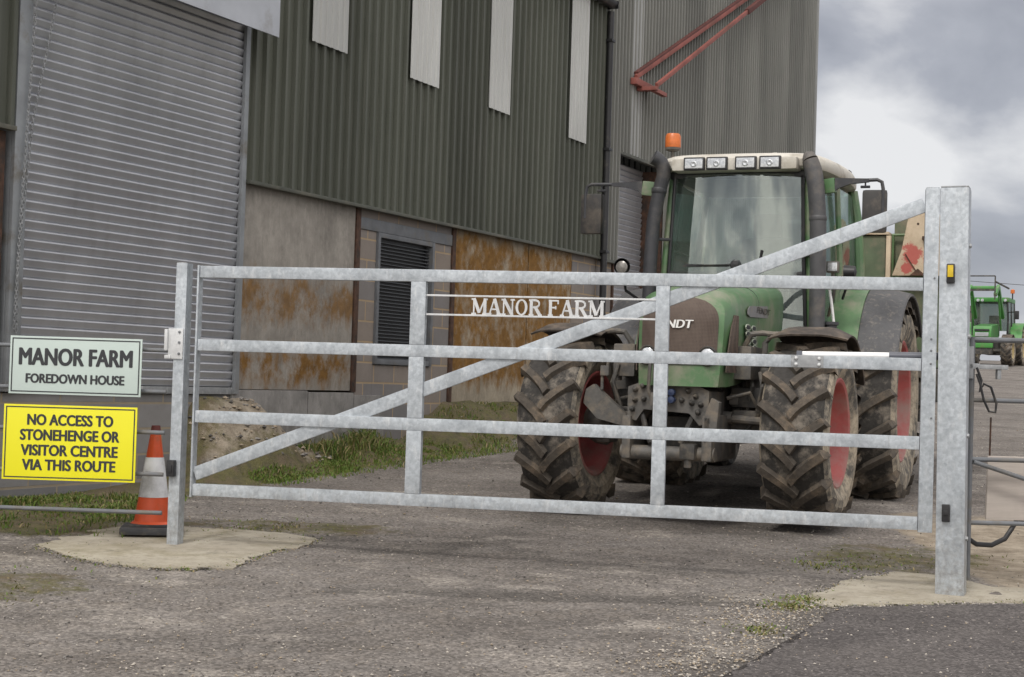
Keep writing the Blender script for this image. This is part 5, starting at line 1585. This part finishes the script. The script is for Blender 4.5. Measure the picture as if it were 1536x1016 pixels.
def bank_g(r):
    t, o = r.uniform(2.8, 12), .05 + 1.05 * r.random() ** .8
    x, y = on_wall(t, o); return x, y, .5 + .8 * max(0, noise.noise((x * 1.5, y * 1.5, 7)) + .3)
grass('bank_grass', bank_g, 10000, .015, .07, 24, (3, 6, 1.5, 1))
def strays(r):
    c = r.choice([(-2.95, 9.05, .5), (2.75, 11.1, .55), (2.45, 10.9, .3), (1.62, 9.15, .12), (1.32, 8.42, .14), (-1.7, 11.62, .5), (2.2, 10.7, .25), (1.75, 9.35, .1)])
    return c[0] + r.gauss(0, c[2] * .6), c[1] + r.gauss(0, c[2] * .5), .7
grass('stray_grass', strays, 2600, .015, .05, 25, (3, 6, 2, 0), 1.0)

def gravel(name, n, seed, place, cols, smin, smax):
    rnd = random.Random(seed); mb = MB()
    base = [(1, 0, 0), (-1, 0, 0), (0, 1, 0), (0, -1, 0), (0, 0, 1), (0, 0, -1)]
    fs = [(0, 2, 4), (2, 1, 4), (1, 3, 4), (3, 0, 4), (2, 0, 5), (1, 2, 5), (3, 1, 5), (0, 3, 5)]
    for _ in range(n):
        x, y = place(rnd); s_ = smin + (smax - smin) * rnd.random() ** 3
        z = gz(x, y) + s_ * .3 + .004
        a = rnd.random() * 6.28; ca, sa = math.cos(a), math.sin(a)
        vs_ = []
        for bx, by, bz in base:
            k = s_ * (.75 + .5 * rnd.random())
            px, py, pz = bx * k * 1.2 + rnd.uniform(-.3, .3) * s_, by * k + rnd.uniform(-.3, .3) * s_, bz * k * .7
            vs_.append((x + px * ca - py * sa, y + px * sa + py * ca, z + pz))
        mb.cur = rnd.randrange(len(cols)); mb.add(vs_, fs)
    return tag(mb.build(name, cols, None, ang=0, recalc=False), kind='stuff')
SM = [simple('stone_pale', (.42, .38, .33), .9), simple('stone_grey', (.22, .205, .19), .9), simple('stone_dark', (.085, .078, .072), .9), simple('stone_buff', (.30, .245, .18), .9)]
def lane(r):
    return r.uniform(-3.2, 3.4), 7.0 + 6.5 * r.random() ** 1.6
gravel('loose_gravel', 9000, 31, lane, [SM[1], SM[1], SM[2], SM[3], SM[0]], .0025, .0085)
def edge(r):
    t = r.random(); y = 7.2 + 2.1 * t; x = .9 + .9 * t
    return x + r.gauss(-.1, .22), y + r.gauss(.1, .15)
gravel('loose_gravel', 2600, 32, edge, [SM[0], SM[1], SM[3]], .003, .010)
def roadst(r): return r.uniform(1.2, 3.4), r.uniform(7.3, 9.4)
gravel('loose_gravel', 800, 33, roadst, [SM[0], SM[0], SM[3], SM[1]], .003, .011)
def far_l(r): return r.uniform(-2.2, 8), r.uniform(12.5, 30)
gravel('loose_gravel', 3500, 34, far_l, [SM[0], SM[1], SM[2], SM[3]], .004, .013)

def along(poly, spread):
    segs = list(zip(poly, poly[1:] + poly[:1]))
    def f(r):
        a, b = r.choice(segs); q = r.random()
        return a[0] + (b[0] - a[0]) * q + r.gauss(0, spread), a[1] + (b[1] - a[1]) * q + r.gauss(0, spread)
    return f
PL = [(-3.05, 10.5), (-2.75, 10.1), (-2.45, 9.86), (-2.05, 9.74), (-1.72, 9.86), (-1.62, 10.25), (-1.42, 10.75), (-1.33, 11.18), (-1.6, 11.4)]
PR = [(1.70, 9.40), (1.86, 9.17), (2.4, 9.33), (2.9, 9.46), (3.2, 9.52), (2.9, 9.46), (2.4, 9.33), (1.86, 9.17), (1.70, 9.40), (1.95, 9.75), (2.25, 10.15), (2.55, 10.5)]
gravel('loose_gravel', 1800, 41, along(PL[:-1], .05), [SM[1], SM[2], SM[1], SM[3]], .003, .009)
gravel('loose_gravel', 1500, 42, along(PR, .05), [SM[1], SM[2], SM[1], SM[0]], .003, .009)

def heap(r): return on_wall(r.uniform(-.75, 1.1), .03 + .5 * r.random() ** 1.5)
gravel('rubble', 260, 51, heap, [SM[3], SM[1], SM[1], SM[3], SM[2]], .006, .034)

grass('pad_edge_grass', (lambda r, f=along(PL[:-1], .035): (*f(r), .6)), 700, .012, .045, 61, (3, 6, 3, 0), 1.0)
grass('pad_edge_grass', (lambda r, f=along(PR, .035): (*f(r), .6)), 500, .012, .045, 62, (3, 6, 3, 0), 1.0)
